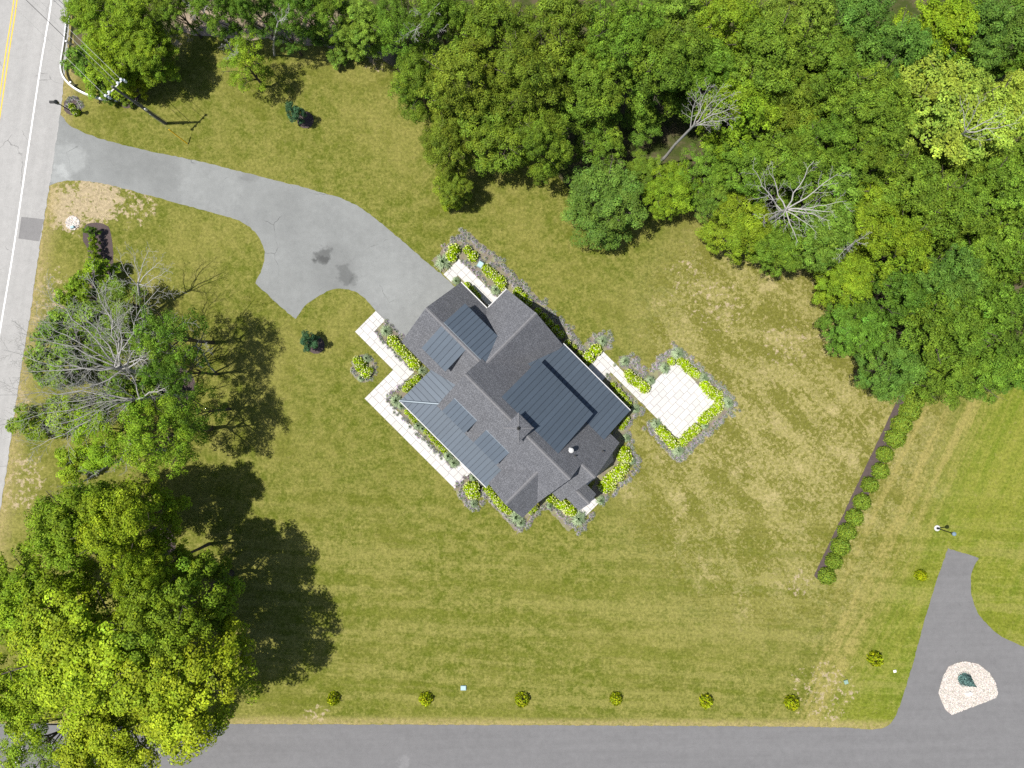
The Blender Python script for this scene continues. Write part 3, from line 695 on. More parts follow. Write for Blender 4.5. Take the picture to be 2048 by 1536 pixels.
# wrap-round front porch
PE, PT = 3.0, 3.72
zs = zp(-174.6, PE, -126, PT, 1); zw = zp(-129.2, PE, -72, PT, 0)
metal_roof('metal_roof', [(-129.2, -174.6), (105, -174.6), (105, -120), (-66.2, -120)], zs, 'u', 9.9, 'blue grey metal roof of the front porch')
metal_roof('metal_roof', [(-129.2, -174.6), (-66, -120.5), (-66, -74), (-129.2, -90.5)], zw, 'v', 9.9, 'short side of the front porch metal roof')
m_ = MB(); a = Vector((-129.2 * K, -174.6 * K, PE + .03)); b = Vector((-70 * K, -123.6 * K, PT + .06)); d = (b - a).normalized(); w = Vector((-d.y, d.x, 0)) * 0.13
m_.hexa([a - w - Vector((0, 0, .05)), b - w - Vector((0, 0, .05)), b + w - Vector((0, 0, .05)), a + w - Vector((0, 0, .05))], [a - w * .4 + Vector((0, 0, .03)), b - w * .4 + Vector((0, 0, .03)), b + w * .4 + Vector((0, 0, .03)), a + w * .4 + Vector((0, 0, .03))])
m_.build('hip_flashing', M['metal_flashing'], house)
gutter(-130.6, 105.5, -176.2, -174.7, 3.02)
for c in range(8):
    u = -124 + c * 31.6; m_ = MB(); m_.box((u - 1.6) * K, (u + 1.6) * K, -170 * K, -166.8 * K, 0, 3.02); m_.build('porch_column', M['white_trim'], house)
m_ = MB(); m_.box(-127 * K, 104 * K, -172 * K, -120 * K, 0, 0.18); m_.build('porch_floor', M['concrete'], house)
for c in (-35, -5, 25, 80): window('v', -122.4, c, 1.1, 0.9, 2.4, -1)
window('v', -122.4, 52, 1.1, 0.2, 2.4, -1, 'door', 'door_paint')
# shed dormers with metal roofs
def shed(u0, u1, v_hi, z_hi, v_lo, z_lo, label, inset=4):
    f = zp(v_hi, z_hi, v_lo, z_lo, 1); sg = 1 if v_lo > v_hi else -1
    metal_roof('dormer_roof', [(u0, v_hi), (u1, v_hi), (u1, v_lo), (u0, v_lo)], f, 'u', 9.6, label)
    a, b = v_hi + sg * 6, v_lo - sg * inset; m = MB(); zb = z_lo - 2.2
    lo = [((u0 + 3) * K, a * K, zb), ((u1 - 3) * K, a * K, zb), ((u1 - 3) * K, b * K, zb), ((u0 + 3) * K, b * K, zb)]
    hi = [(q[0], q[1], f(0, q[1] / K) - 0.14) for q in lo]
    if sg < 0: lo.reverse(); hi.reverse()
    m.hexa(lo, hi); m.build('dormer_wall', M['clapboard'], house)
    n = max(2, int((u1 - u0) / 26))
    for i in range(n): window('v', b + sg * .2, u0 + (u1 - u0) * (i + .5) / n, 0.8, z_lo - 1.1, z_lo - 0.3, sg)
    m = MB(); m.box(u0 * K, u1 * K, min(v_hi, v_hi - sg * 1.6) * K, max(v_hi, v_hi - sg * 1.6) * K, z_hi - .08, z_hi + .02); m.build('flashing', M['metal_flashing'], house)
shed(-166, -62, -8.4, 6.78, 43.9, 5.70, 'metal roofed dormer on the back of the garage')
shed(-165, -103, -16.3, 6.72, -70.9, 5.55, 'metal roofed dormer on the front of the garage')
shed(-56, 2.3, -92.8, 6.47, -125.7, 5.80, 'metal roofed dormer over the porch nearer the garage')
shed(25.8, 84.8, -92.8, 6.47, -125.7, 5.80, 'metal roofed dormer over the porch nearer the south gable')
# shingled chimney cap on the ridge, vents on the back slope
ch = MB(); cu, cv, hw = 61.8 * K, -46.0 * K, 0.78
ch.box(cu - hw, cu + hw, cv - hw, cv + hw, 7.2, 9.35); chimney = ch.build('chimney', M['clapboard'], house); hw = 0.93
apex = Vector((cu, cv, 10.05)); cs = [Vector((cu + a * hw, cv + b * hw, 9.36)) for a, b in ((-1, -1), (1, -1), (1, 1), (-1, 1))]
cap = MB()
for i in range(4):
    a, b = cs[i], cs[(i + 1) % 4]; L_ = 2 * hw
    cap.poly([a, b, apex], 0, [(3 + i * 5, 3), (3 + i * 5 + L_, 3), (3 + i * 5 + hw, 3 + 1.17)])
cap.poly([cs[3], cs[2], cs[1], cs[0]], 0, [(0, 0), (1, 0), (1, 1), (0, 1)])
cap_o = cap.build('cap', M['shingle'], chimney)
for i in range(4):
    m = MB(); m.tube([cs[i] + Vector((0, 0, .01)), apex], 0.05, 5); m.build('hip_cap', M['ridge_shingle'], chimney)
m = MB(); m.disc_stack(cu, cv, [(0.16, 9.98), (0.17, 10.08), (0.07, 10.14), (0.05, 10.35), (0.01, 10.42)], 10); m.build('finial', M['pipe_dark'], chimney)
def vent(px_, py_, z, r, h, mat, hat=None):
    w = A(px_, py_, z); u, v = (w.x - w.y) / math.sqrt(2), (w.x + w.y) / math.sqrt(2)
    zb = zne(v / K) - 0.1; m = MB(); m.disc_stack(u, v, [(r * 1.7, zb), (r * 1.6, zb + .16), (r, zb + .18), (r, zb + h)], 12)
    o = m.build('roof_vent', M[mat], house)
    if hat: m = MB(); m.disc_stack(u, v, [(hat * .6, zb + h - .05), (hat, zb + h + .02), (hat, zb + h + .16), (hat * .5, zb + h + .24)], 14); m.build('cowl', M['white_trim'], o)
vent(1141.5, 900, 7.5, 0.11, 0.95, 'white_trim', 0.23)
vent(1150, 911, 6.8, 0.065, 0.45, 'pipe_dark'); vent(1206, 902, 4.9, 0.065, 0.45, 'pipe_dark')
# ------------------------------------------------------------------ foliage builders
ORD = ['first', 'second', 'third', 'fourth', 'fifth', 'sixth', 'seventh', 'eighth', 'ninth', 'tenth', 'eleventh', 'twelfth', 'thirteenth', 'fourteenth', 'fifteenth', 'sixteenth', 'seventeenth', 'eighteenth', 'nineteenth', 'twentieth', 'twenty-first', 'twenty-second', 'twenty-third', 'twenty-fourth', 'twenty-fifth']
def unit(a): return a / np.maximum(np.linalg.norm(a, axis=-1, keepdims=True), 1e-6)
def leaf_quads(P, N, ln, asp, g):
    n = len(P); t = unit(np.cross(N, g.normal(size=(n, 3)))); b = np.cross(N, t)
    L_ = ln[:, None]; W_ = L_ * asp
    return np.stack([P - t * L_ * .5, P + b * W_ * .5 + t * L_ * .08, P + t * L_ * .5, P - b * W_ * .5 + t * L_ * .08], 1)
def crown_mesh(name, seed, Rr=5.0, depth=6.0, z0=8.6, lobes=21, clumps=16, leaves=92, leaf=0.18, asp=0.66, rc=0.58, open_=0.35, hue=0.05):
    g = np.random.default_rng(seed); LC = []; LR = []
    for i in range(lobes):
        a = i * 2.39996 + g.uniform(-.35, .35); rr = Rr * 0.74 * math.sqrt((i + .3) / lobes) * g.uniform(.82, 1.1)
        z = z0 + depth * (0.62 * (1 - (rr / Rr) ** 2) - 0.22) + g.uniform(-1.1, .9)
        LC.append((rr * math.cos(a), rr * math.sin(a), z)); LR.append(Rr * g.uniform(.20, .36))
    # lower skirt of the crown
    for i in range(lobes // 2):
        a = i * 2 * math.pi / (lobes // 2) + g.uniform(-.3, .3); rr = Rr * g.uniform(.5, .72)
        LC.append((rr * math.cos(a), rr * math.sin(a), z0 - depth * g.uniform(.35, .6))); LR.append(Rr * g.uniform(.24, .32))
    LC = np.array(LC); LR = np.array(LR)
    P = []; N = []; T = []; Ln = []
    for c, r in zip(LC, LR):
        lv = np.clip(g.normal(1, .10), .8, 1.25); lh = g.normal(0, .04)
        k = int(clumps * (r / (Rr * .3)) ** 1.6 * g.uniform(1 - open_, 1.0)) + 3
        d = unit(g.normal(size=(k, 3))); d[:, 2] = np.where(d[:, 2] < -.25, -d[:, 2], d[:, 2])
        cc = c + d * r * g.uniform(.5, 1.15, (k, 1)) * np.array([1, 1, .82])
        cr = rc * g.uniform(.6, 1.25, k); cv = lv * np.clip(g.normal(1, .15, k), .62, 1.5); ch = lh + g.normal(0, hue, k)
        m = np.maximum(6, (leaves * (cr / rc) ** 2).astype(int))
        ii = np.repeat(np.arange(k), m); n = len(ii)
        e = unit(g.normal(size=(n, 3))); e[:, 2] = np.where(e[:, 2] < -.15, -e[:, 2], e[:, 2])
        P.append(cc[ii] + e * (cr[ii] * g.uniform(.35, 1, n) ** .5)[:, None] * np.array([1, 1, .6]))
        N.append(unit(e * .8 + d[ii] * .35 + np.array([0, 0, .35]) + g.normal(0, .36, (n, 3))))
        v = cv[ii] * np.clip(g.normal(1, .20, n), .45, 1.7); h = ch[ii] + g.normal(0, .06, n)
        T.append(np.stack([v * (1 + h), v * (1 + h * .25), v * (1 - h * .5)], 1)); Ln.append(leaf * g.uniform(.7, 1.25, n))
    P, N, T, Ln = map(np.concatenate, (P, N, T, Ln))
    return quads(name, leaf_quads(P, N, Ln, asp, g), np.clip(T, .05, 3), M['leaf'])
def trunk_mesh(name, seed, h=13.0, Rr=5.0, r0=0.26, mat='bark'):
    r = random.Random(seed); m = MB(); top = h * .62; pts = [Vector((0, 0, -.1))]
    for i in range(1, 6): pts.append(Vector((r.uniform(-.25, .25) * i * .4, r.uniform(-.25, .25) * i * .4, top * i / 5)))
    m.tube(pts, [r0 * 1.35, r0, r0 * .86, r0 * .74, r0 * .6, r0 * .4], 8)
    for i in range(9):
        a = i * 2.4 + r.uniform(-.3, .3); s = pts[2 + i % 4]; L_ = Rr * r.uniform(.55, .85); z = h * r.uniform(.66, .9)
        e = Vector((L_ * math.cos(a), L_ * math.sin(a), z)); mid = s.lerp(e, .5) + Vector((0, 0, .5))
        m.tube([s, mid, e], [r0 * .42, r0 * .26, r0 * .1], 5)
        for j in range(3):
            q = mid.lerp(e, .3 + .25 * j); f = q + Vector((r.uniform(-1.2, 1.2), r.uniform(-1.2, 1.2), r.uniform(.3, 1.2))); m.tube([q, f], [r0 * .14, r0 * .04], 4)
    return m.mesh(name, M[mat], True)
CROWNS = {'oak': [crown_mesh('crown', 100 + i) for i in range(6)],
          'maple': [crown_mesh('crown', 200 + i, leaf=.19, asp=.75, rc=.62, clumps=14, leaves=96, hue=.05, open_=.45, lobes=22) for i in range(4)],
          'loose': [crown_mesh('crown', 300 + i, leaf=.19, asp=.6, rc=.62, clumps=12, leaves=80, open_=.75, lobes=15) for i in range(4)],
          'small': [crown_mesh('crown', 400 + i, Rr=2.0, depth=2.2, z0=2.6, leaf=.20, rc=.34, lobes=9, clumps=15, leaves=32) for i in range(3)]}
TRUNKS = [trunk_mesh('trunk', 10 + i) for i in range(4)]
TRUNK_S = [trunk_mesh('trunk', 30 + i, 3.8, 2.0, .09) for i in range(2)]
COL = {'mid': (.126, .218, .020), 'dark': (.104, .196, .020), 'olive': (.142, .208, .018), 'yel': (.300, .385, .046), 'ygr': (.178, .270, .016),
       'blu': (.106, .202, .028), 'lime': (.205, .305, .014), 'pale': (.155, .250, .028), 'teal': (.055, .130, .055), 'gold': (.270, .345, .016), 'hedge': (.185, .270, .028)}
tree_n = [0]
def tree(pxy, r_px, h, col, kind, label, group=None, name='broadleaf_tree', cat='tree', zc=.72):
    i = tree_n[0]; tree_n[0] += 1
    if group == 'trees of the wood': h *= rng.uniform(.86, 1.12); r_px *= rng.uniform(.84, 1.04)
    b = A(pxy[0], pxy[1], h * zc)
    rad = r_px * S * (HC - h * .7) / HC; small = kind == 'small'
    o = empty(name, (b.x, b.y, 0), rng.uniform(0, 6.28)); o.scale = ((rad / 2.0, rad / 2.0, h / 3.8) if small else (rad / 5.0, rad / 5.0, h / 13.0))
    tag(o, label, cat, group)
    link('trunk', (TRUNK_S if small else TRUNKS)[i % (2 if small else 4)], o)
    cl = CROWNS[kind]; c = link('crown', cl[i % len(cl)], o)
    k = COL[col]; f = rng.uniform(.9, 1.1); c.color = (k[0] * f * rng.uniform(.92, 1.08), k[1] * f, k[2] * f, 1)
    c['kind'] = 'stuff'
    return o
# ------------------------------------------------------------------ the wood (rows counted from the left)
NAMEC = {'mid': 'mid green', 'dark': 'dark green', 'olive': 'olive green', 'yel': 'bright yellow', 'ygr': 'yellow green', 'blu': 'bluish green', 'lime': 'lime green', 'pale': 'pale green'}
front = [(800, 60, 62, 11, 'mid', 'loose'), (838, 165, 66, 12, 'olive', 'oak'), (893, 290, 70, 11, 'olive', 'oak'), (905, 372, 46, 7, 'olive', 'oak'), (1000, 258, 92, 12, 'olive', 'oak'),
         (1090, 280, 75, 12, 'olive', 'oak'), (1208, 398, 106, 9.5, 'blu', 'oak'), (1342, 378, 60, 7.5, 'ygr', 'oak'), (1478, 455, 74, 8.5, 'ygr', 'maple'), (1560, 492, 62, 9, 'mid', 'oak'), (1640, 470, 72, 10, 'pale', 'maple'),
         (1700, 560, 70, 10.5, 'ygr', 'maple'), (1722, 655, 74, 11, 'dark', 'oak'), (1792, 738, 74, 12, 'blu', 'oak'), (1888, 752, 70, 12, 'mid', 'oak'), (1968, 738, 74, 12, 'mid', 'oak'), (2050, 730, 74, 11, 'dark', 'oak')]
for i, (x, y, r, h, c, k) in enumerate(front):
    tree((x, y), r, h, c, k, f'{NAMEC[c]} tree, {ORD[i]} from the left along the lawn edge of the wood', 'trees of the wood')
mid_row = [(880, 30, 75, 13, 'mid', 'oak'), (925, 165, 98, 14, 'olive', 'oak'), (985, 60, 98, 14, 'olive', 'oak'), (1055, 165, 100, 14.5, 'olive', 'oak'), (1120, 55, 100, 14.5, 'olive', 'oak'), (1190, 175, 92, 13.5, 'mid', 'oak'), (1205, 290, 66, 9, 'mid', 'loose'), (1290, 240, 52, 5, 'dark', 'loose'),
           (1290, 345, 44, 4.5, 'mid', 'oak'), (1405, 345, 62, 8, 'mid', 'loose'), (1430, 405, 50, 6.5, 'pale', 'loose'), (1500, 320, 82, 11.5, 'mid', 'oak'), (1580, 330, 82, 12.5, 'mid', 'oak'), (1660, 380, 84, 12.5, 'pale', 'oak'), (1745, 420, 84, 12.5, 'ygr', 'oak'),
           (1800, 500, 84, 13, 'ygr', 'maple'), (1798, 590, 86, 13, 'dark', 'oak'), (1870, 660, 86, 13, 'mid', 'oak'), (1950, 620, 90, 13, 'mid', 'oak'), (2030, 630, 80, 13, 'dark', 'oak'), (1890, 560, 88, 13.5, 'blu', 'oak'), (1980, 510, 90, 13.5, 'mid', 'oak'), (2055, 520, 70, 13, 'mid', 'oak')]
mid_row.sort(key=lambda q: q[0])
for i, (x, y, r, h, c, k) in enumerate(mid_row):
    tree((x, y), r, h, c, k, f'{NAMEC[c]} tree, {ORD[i]} from the left in the middle belt of the wood', 'trees of the wood')
back = sorted([(1240, 75, 92, 14, 'mid', 'oak'), (1325, 130, 92, 14, 'mid', 'oak'), (1350, 30, 88, 14, 'pale', 'oak'), (1420, 150, 86, 14, 'mid', 'oak'), (1450, 50, 88, 13, 'ygr', 'oak'), (1480, 215, 86, 12.5, 'ygr', 'maple'), (1540, 120, 88, 14, 'mid', 'oak'), (1570, 225, 84, 13.5, 'olive', 'oak'),
        (1600, 40, 86, 13, 'pale', 'oak'), (1650, 280, 86, 13.5, 'mid', 'oak'), (1655, 150, 90, 14.5, 'mid', 'oak'), (1700, 60, 88, 14, 'blu', 'oak'), (1735, 210, 90, 14.5, 'mid', 'oak'), (1740, 310, 84, 14, 'mid', 'oak'), (1790, 110, 90, 14.5, 'blu', 'oak'), (1820, 380, 90, 14, 'mid', 'oak'),
        (1880, 60, 90, 13, 'lime', 'oak'), (1900, 420, 92, 14, 'mid', 'oak'), (1970, 70, 86, 13, 'blu', 'oak'), (1990, 400, 92, 13.5, 'mid', 'oak'), (2050, 60, 80, 13, 'mid', 'oak'), (2062, 150, 70, 13, 'dark', 'oak'), (2060, 420, 80, 13, 'blu', 'oak'), (1950, 345, 78, 12.5, 'mid', 'oak'), (2040, 335, 84, 12.5, 'mid', 'oak')])
for i, (x, y, r, h, c, k) in enumerate(back):
    tree((x, y), r, h, c, k, f'{NAMEC[c]} tree, {ORD[i]} from the left in the top belt of the wood', 'trees of the wood')
tree((1885, 225), 122, 14.5, 'yel', 'maple', 'large bright yellow green tree standing out near the right edge of the wood')
tree((1970, 250), 92, 13.5, 'yel', 'maple', 'yellow green tree right beside the large bright yellow one')
tree((2030, 190), 66, 13, 'yel', 'maple', 'yellow green tree at the right picture edge behind the bright yellow one')
# top left thicket and edge trees
tl = [(185, 30, 62, 8, 'ygr', 'oak', 'yellow green tree at the top left by the road'), (262, 40, 66, 9, 'ygr', 'oak', 'yellow green tree second from the road in the top left thicket'), (225, 110, 62, 7.5, 'lime', 'maple', 'lime green tree behind the guard rail bend'),
      (290, 105, 56, 8, 'ygr', 'maple', 'yellow green tree at the lawn side of the top left thicket'), (340, 5, 46, 9, 'mid', 'oak', 'mid green tree at the top edge right of the thicket'), (430, 8, 52, 10, 'mid', 'oak', 'mid green tree at the top edge above the deep lawn shadow'), (505, 12, 48, 10, 'dark', 'oak', 'dark green tree at the top edge behind the slender lawn tree'),
      (487, 125, 56, 7.5, 'ygr', 'loose', 'bright yellow green tree leaning over the upper lawn'), (566, 52, 44, 8, 'dark', 'loose', 'slender dark green tree casting a round shadow on the upper lawn'), (655, 12, 54, 9, 'mid', 'oak', 'mid green tree at the top edge left of the bramble clump'), (725, 45, 56, 8, 'pale', 'oak', 'pale green tree beside the big olive oaks'), (600, 5, 50, 10, 'dark', 'oak', 'dark green tree cut by the top picture edge'),
      (790, 15, 52, 10, 'mid', 'loose', 'thin crowned tree at the corner of the wood')]
for x, y, r, h, c, k, lab in tl: tree((x, y), r, h, c, k, lab)
sh = [(165, 120, 36, 3.0, 'mid', 'shrub filling the bend of the guard rail, nearest the road'), (190, 160, 34, 2.6, 'ygr', 'yellow green shrub behind the middle of the guard rail'), (240, 172, 34, 3.0, 'lime', 'lime green shrub just behind the pole crossarm'), (272, 175, 20, 3.2, 'gold', 'golden shrub at the guard rail end'), (215, 185, 22, 1.8, 'mid', 'low shrub touching the guard rail'), (268, 150, 30, 2.8, 'ygr', 'shrub between the golden shrub and the thicket'),
      (255, 203, 12, 1.2, 'olive', 'low dark shrub in the mulch by the guard rail end'), (700, 88, 34, 2.6, 'pale', 'bramble clump at the lawn edge below the top trees'), (675, 118, 22, 1.8, 'pale', 'small bramble clump on the upper lawn'), (745, 75, 34, 2.8, 'mid', 'shrub at the foot of the pale green tree'), (640, 70, 28, 2.0, 'pale', 'low shrub beside the bare soil strip'), (905, 398, 26, 2.4, 'lime', 'bright shrub at the foot of the olive oaks'),
      (825, 190, 22, 2.4, 'blu', 'bluish shrub at the left foot of the wood'), (1405, 400, 30, 2.4, 'pale', 'pale shrub beside the dry grass gap in the wood')]
for x, y, r, h, c, lab in sh: tree((x, y), r, h, c, 'small', lab, None, 'shrub', 'shrub')
# left side: leafy trees, half dead tree and undergrowth
lf = [(330, 672, 76, 13.5, 'mid', 'loose', 'leafy tree behind the bare branches nearest the lawn'), (235, 605, 58, 6, 'pale', 'loose', 'leafy tree above the bare branches'), (345, 745, 56, 13, 'mid', 'loose', 'small leafy tree right beside the bare trunk'), (318, 872, 90, 14.5, 'ygr', 'loose', 'yellow green tree below the bare branches'), (380, 825, 56, 12, 'mid', 'loose', 'dark leafy tree below the mulch ring'),
      (205, 868, 84, 9.5, 'lime', 'loose', 'lime green tree left of the fork with dead twigs'), (225, 690, 60, 6.5, 'pale', 'loose', 'leafy tree in the middle of the bare branches'),
      (150, 1050, 95, 14, 'ygr', 'maple', 'yellow green maple topmost of the lower left trees'), (250, 1045, 96, 15.5, 'lime', 'maple', 'lime green maple just above the round mulch bed'), (55, 1185, 104, 13, 'lime', 'maple', 'lime green maple cut by the left edge above the corner'), (342, 1228, 112, 17.5, 'ygr', 'maple', 'darker maple nearest the lawn in the lower left group'), (175, 1300, 150, 16, 'gold', 'maple', 'largest golden green maple in the lower left group'),
      (300, 1150, 66, 16, 'lime', 'maple', 'lime green maple just below the round mulch bed'), (362, 1380, 138, 17, 'gold', 'maple', 'golden green maple reaching over the lane'), (55, 1385, 100, 14, 'lime', 'maple', 'lime green maple cut by the left edge near the lane'), (215, 1480, 118, 13, 'gold', 'maple', 'golden green maple cut by the bottom edge'), (75, 1490, 84, 11.5, 'ygr', 'loose', 'thin maple over the junction in the bottom left corner')]
for x, y, r, h, c, k, lab in lf: tree((x, y), r, h, c, k, lab, 'trees on the left side of the lawn')
ls = [(195, 545, 34, 3.4, 'lime', 'lime green bush at the end of the mulch bed'), (160, 590, 40, 4, 'ygr', 'bush under the bare branches nearest the road'), (130, 660, 56, 4.5, 'mid', 'broad bush below the bare branches'), (190, 640, 50, 4.5, 'mid', 'bush in the middle of the undergrowth'), (110, 740, 56, 4.5, 'pale', 'bush beside the road under the dead limbs'), (60, 850, 40, 3.0, 'ygr', 'bush close to the road edge'), (130, 830, 50, 4, 'ygr', 'bush left of the lime green tree'), (150, 925, 40, 3.2, 'lime', 'bush at the lower end of the undergrowth'), (260, 780, 60, 4.5, 'mid', 'bush left of the mulch ring'),
      (182, 463, 13, 1.7, 'mid', 'dark rounded shrub at the head of the roadside mulch bed'), (188, 482, 10, 1.5, 'lime', 'upper of two lime shrubs in the roadside mulch bed'), (188, 498, 10, 1.5, 'lime', 'lower of two lime shrubs in the roadside mulch bed'), (190, 514, 12, 1.6, 'ygr', 'shrub under the lime pair in the roadside mulch bed'),
      (590, 228, 21, 2.9, 'teal', 'small bluish tree in a mulch ring above the driveway'), (618, 682, 21, 2.7, 'teal', 'small dark green tree in a mulch ring below the driveway'), (298, 1092, 14, 1.2, 'pale', 'grey green shrub in the round mulch bed')]
for x, y, r, h, c, lab in ls: tree((x, y), r, h, c, 'small', lab, None, 'shrub', 'shrub')
# clipped hedge: thirteen mounds; young yellow shrubs along the lane
hedge = [(1832, 797), (1820.6, 823), (1805, 849), (1792, 877), (1770.5, 909), (1762, 943), (1740.4, 970.5), (1724.7, 1005), (1710, 1036), (1694.6, 1065), (1681.7, 1095), (1668.8, 1124), (1654.5, 1154)]
def mound_mesh(seed, n=1500, leaf=.13):
    g = np.random.default_rng(seed); d = unit(g.normal(size=(n, 3))); d[:, 2] = np.abs(d[:, 2]) * .9 + .02
    lump = 1 + .10 * np.sin(d[:, 0] * 7 + seed) * np.cos(d[:, 1] * 6 + seed * 2) + g.normal(0, .05, n)
    P = d * lump[:, None] * g.uniform(.82, 1.0, (n, 1)); N = unit(d + g.normal(0, .45, (n, 3)))
    v = np.clip(g.normal(1, .2, n), .5, 1.7); h = g.normal(0, .1, n)
    return quads('foliage', leaf_quads(P, N, leaf * g.uniform(.8, 1.6, n), .65, g), np.stack([v * (1 + h), v, v * (1 - h)], 1), M['leaf'])
MOUND = [mound_mesh(i, 2200, .115) for i in range(4)]; TUFT = [mound_mesh(20 + i, 420, .22) for i in range(3)]
STEM = MB()
for k in range(5): STEM.tube([(.05 * math.cos(k * 1.26), .05 * math.sin(k * 1.26), -.05), (.45 * math.cos(k * 1.26), .45 * math.sin(k * 1.26), .7)], [.045, .015], 4)
STEM = STEM.mesh('stem', M['bark'])
def mound(x, y, r, h, col, label, group, name='hedge_shrub', cat='shrub', meshes=MOUND, i=0):
    b = A(x, y, h * .5); o = empty(name, (b.x, b.y, 0), rng.uniform(0, 6.28)); o.scale = (r * S * .96, r * S * .96, h); tag(o, label, cat, group)
    f = link('foliage', meshes[i % len(meshes)], o); f['kind'] = 'stuff'; k = rng.uniform(.9, 1.1); c = COL[col]; f.color = (c[0] * k, c[1] * k, c[2] * k, 1)
    link('stem', STEM, o); return o
for i, (x, y) in enumerate(hedge):
    mound(x + 3, y, (23 if i < 4 else 19) + rng.uniform(-1.5, 1.5), 1.3, 'hedge', f'rounded green hedge shrub, {ORD[i]} from the wood in the row on dark mulch', 'hedge shrubs in a row', i=i)
COL['sun'] = (.35, .41, .010)
for i, (x, y) in enumerate([(665, 1400), (851, 1401), (1044, 1402), (1233, 1401), (1414, 1405), (1586, 1408)]):
    mound(x, y, 13.5 + (i % 3), 1.25, 'sun', f'small golden shrub, {ORD[i]} from the left in the row along the lane', 'golden shrubs along the lane', 'golden_shrub', meshes=TUFT, i=i)
mound(1754, 1320, 15, 1.5, 'sun', 'larger golden shrub on the corner lawn by the lane bend', 'golden shrubs along the lane', 'golden_shrub', meshes=TUFT, i=1)
mound(1845, 1152, 12, 1.2, 'sun', 'small golden shrub beside the turning spur', 'golden shrubs along the lane', 'golden_shrub', meshes=TUFT, i=2)

# ------------------------------------------------------------------ flower beds
def hydrangea(seed):
    g = np.random.default_rng(seed); n = 620; d = unit(g.normal(size=(n, 3))); d[:, 2] = np.abs(d[:, 2])
    lump = 1 + .13 * np.sin(d[:, 0] * 8 + seed) * np.cos(d[:, 1] * 8 + 2 * seed)
    P = d * lump[:, None] * g.uniform(.7, 1, (n, 1)); N = unit(d + g.normal(0, .5, (n, 3)))
    v = np.clip(g.normal(1, .22, n), .45, 1.7); L_ = quads('foliage', leaf_quads(P, N, g.uniform(.2, .36, n), .7, g), np.stack([v, v, v], 1), M['leaf'])
    m = 46; d = unit(g.normal(size=(m, 3))); d[:, 2] = np.abs(d[:, 2]) * .9 + .1; d = unit(d)
    w = g.uniform(0, 1, (m, 1)) ** .7; col = (1 - w) * np.array([.80, .78, .60]) + w * np.array([.62, .68, .10])
    F = blobs('blossom', d * g.uniform(.95, 1.08, (m, 1)), g.uniform(.065, .135, m), col, M['own_tint'], .8); return L_, F
HYD = [hydrangea(i) for i in range(5)]
HCOL = (.325, .470, .007)
def hyd(x, y, r, label, group, i):
    h = .55 + r * .045; b = A(x, y, h * .6); o = empty('hydrangea', (b.x, b.y, 0), rng.uniform(0, 6.28)); s = r * S * 1.14; o.scale = (s, s, h); tag(o, label, 'hydrangea', group)
    f = link('foliage', HYD[i % 5][0], o); k = rng.uniform(.85, 1.12); f.color = (HCOL[0] * k, HCOL[1] * k, HCOL[2], 1); f['kind'] = 'stuff'
    q = link('blossom', HYD[i % 5][1], o); q['kind'] = 'stuff'; return o
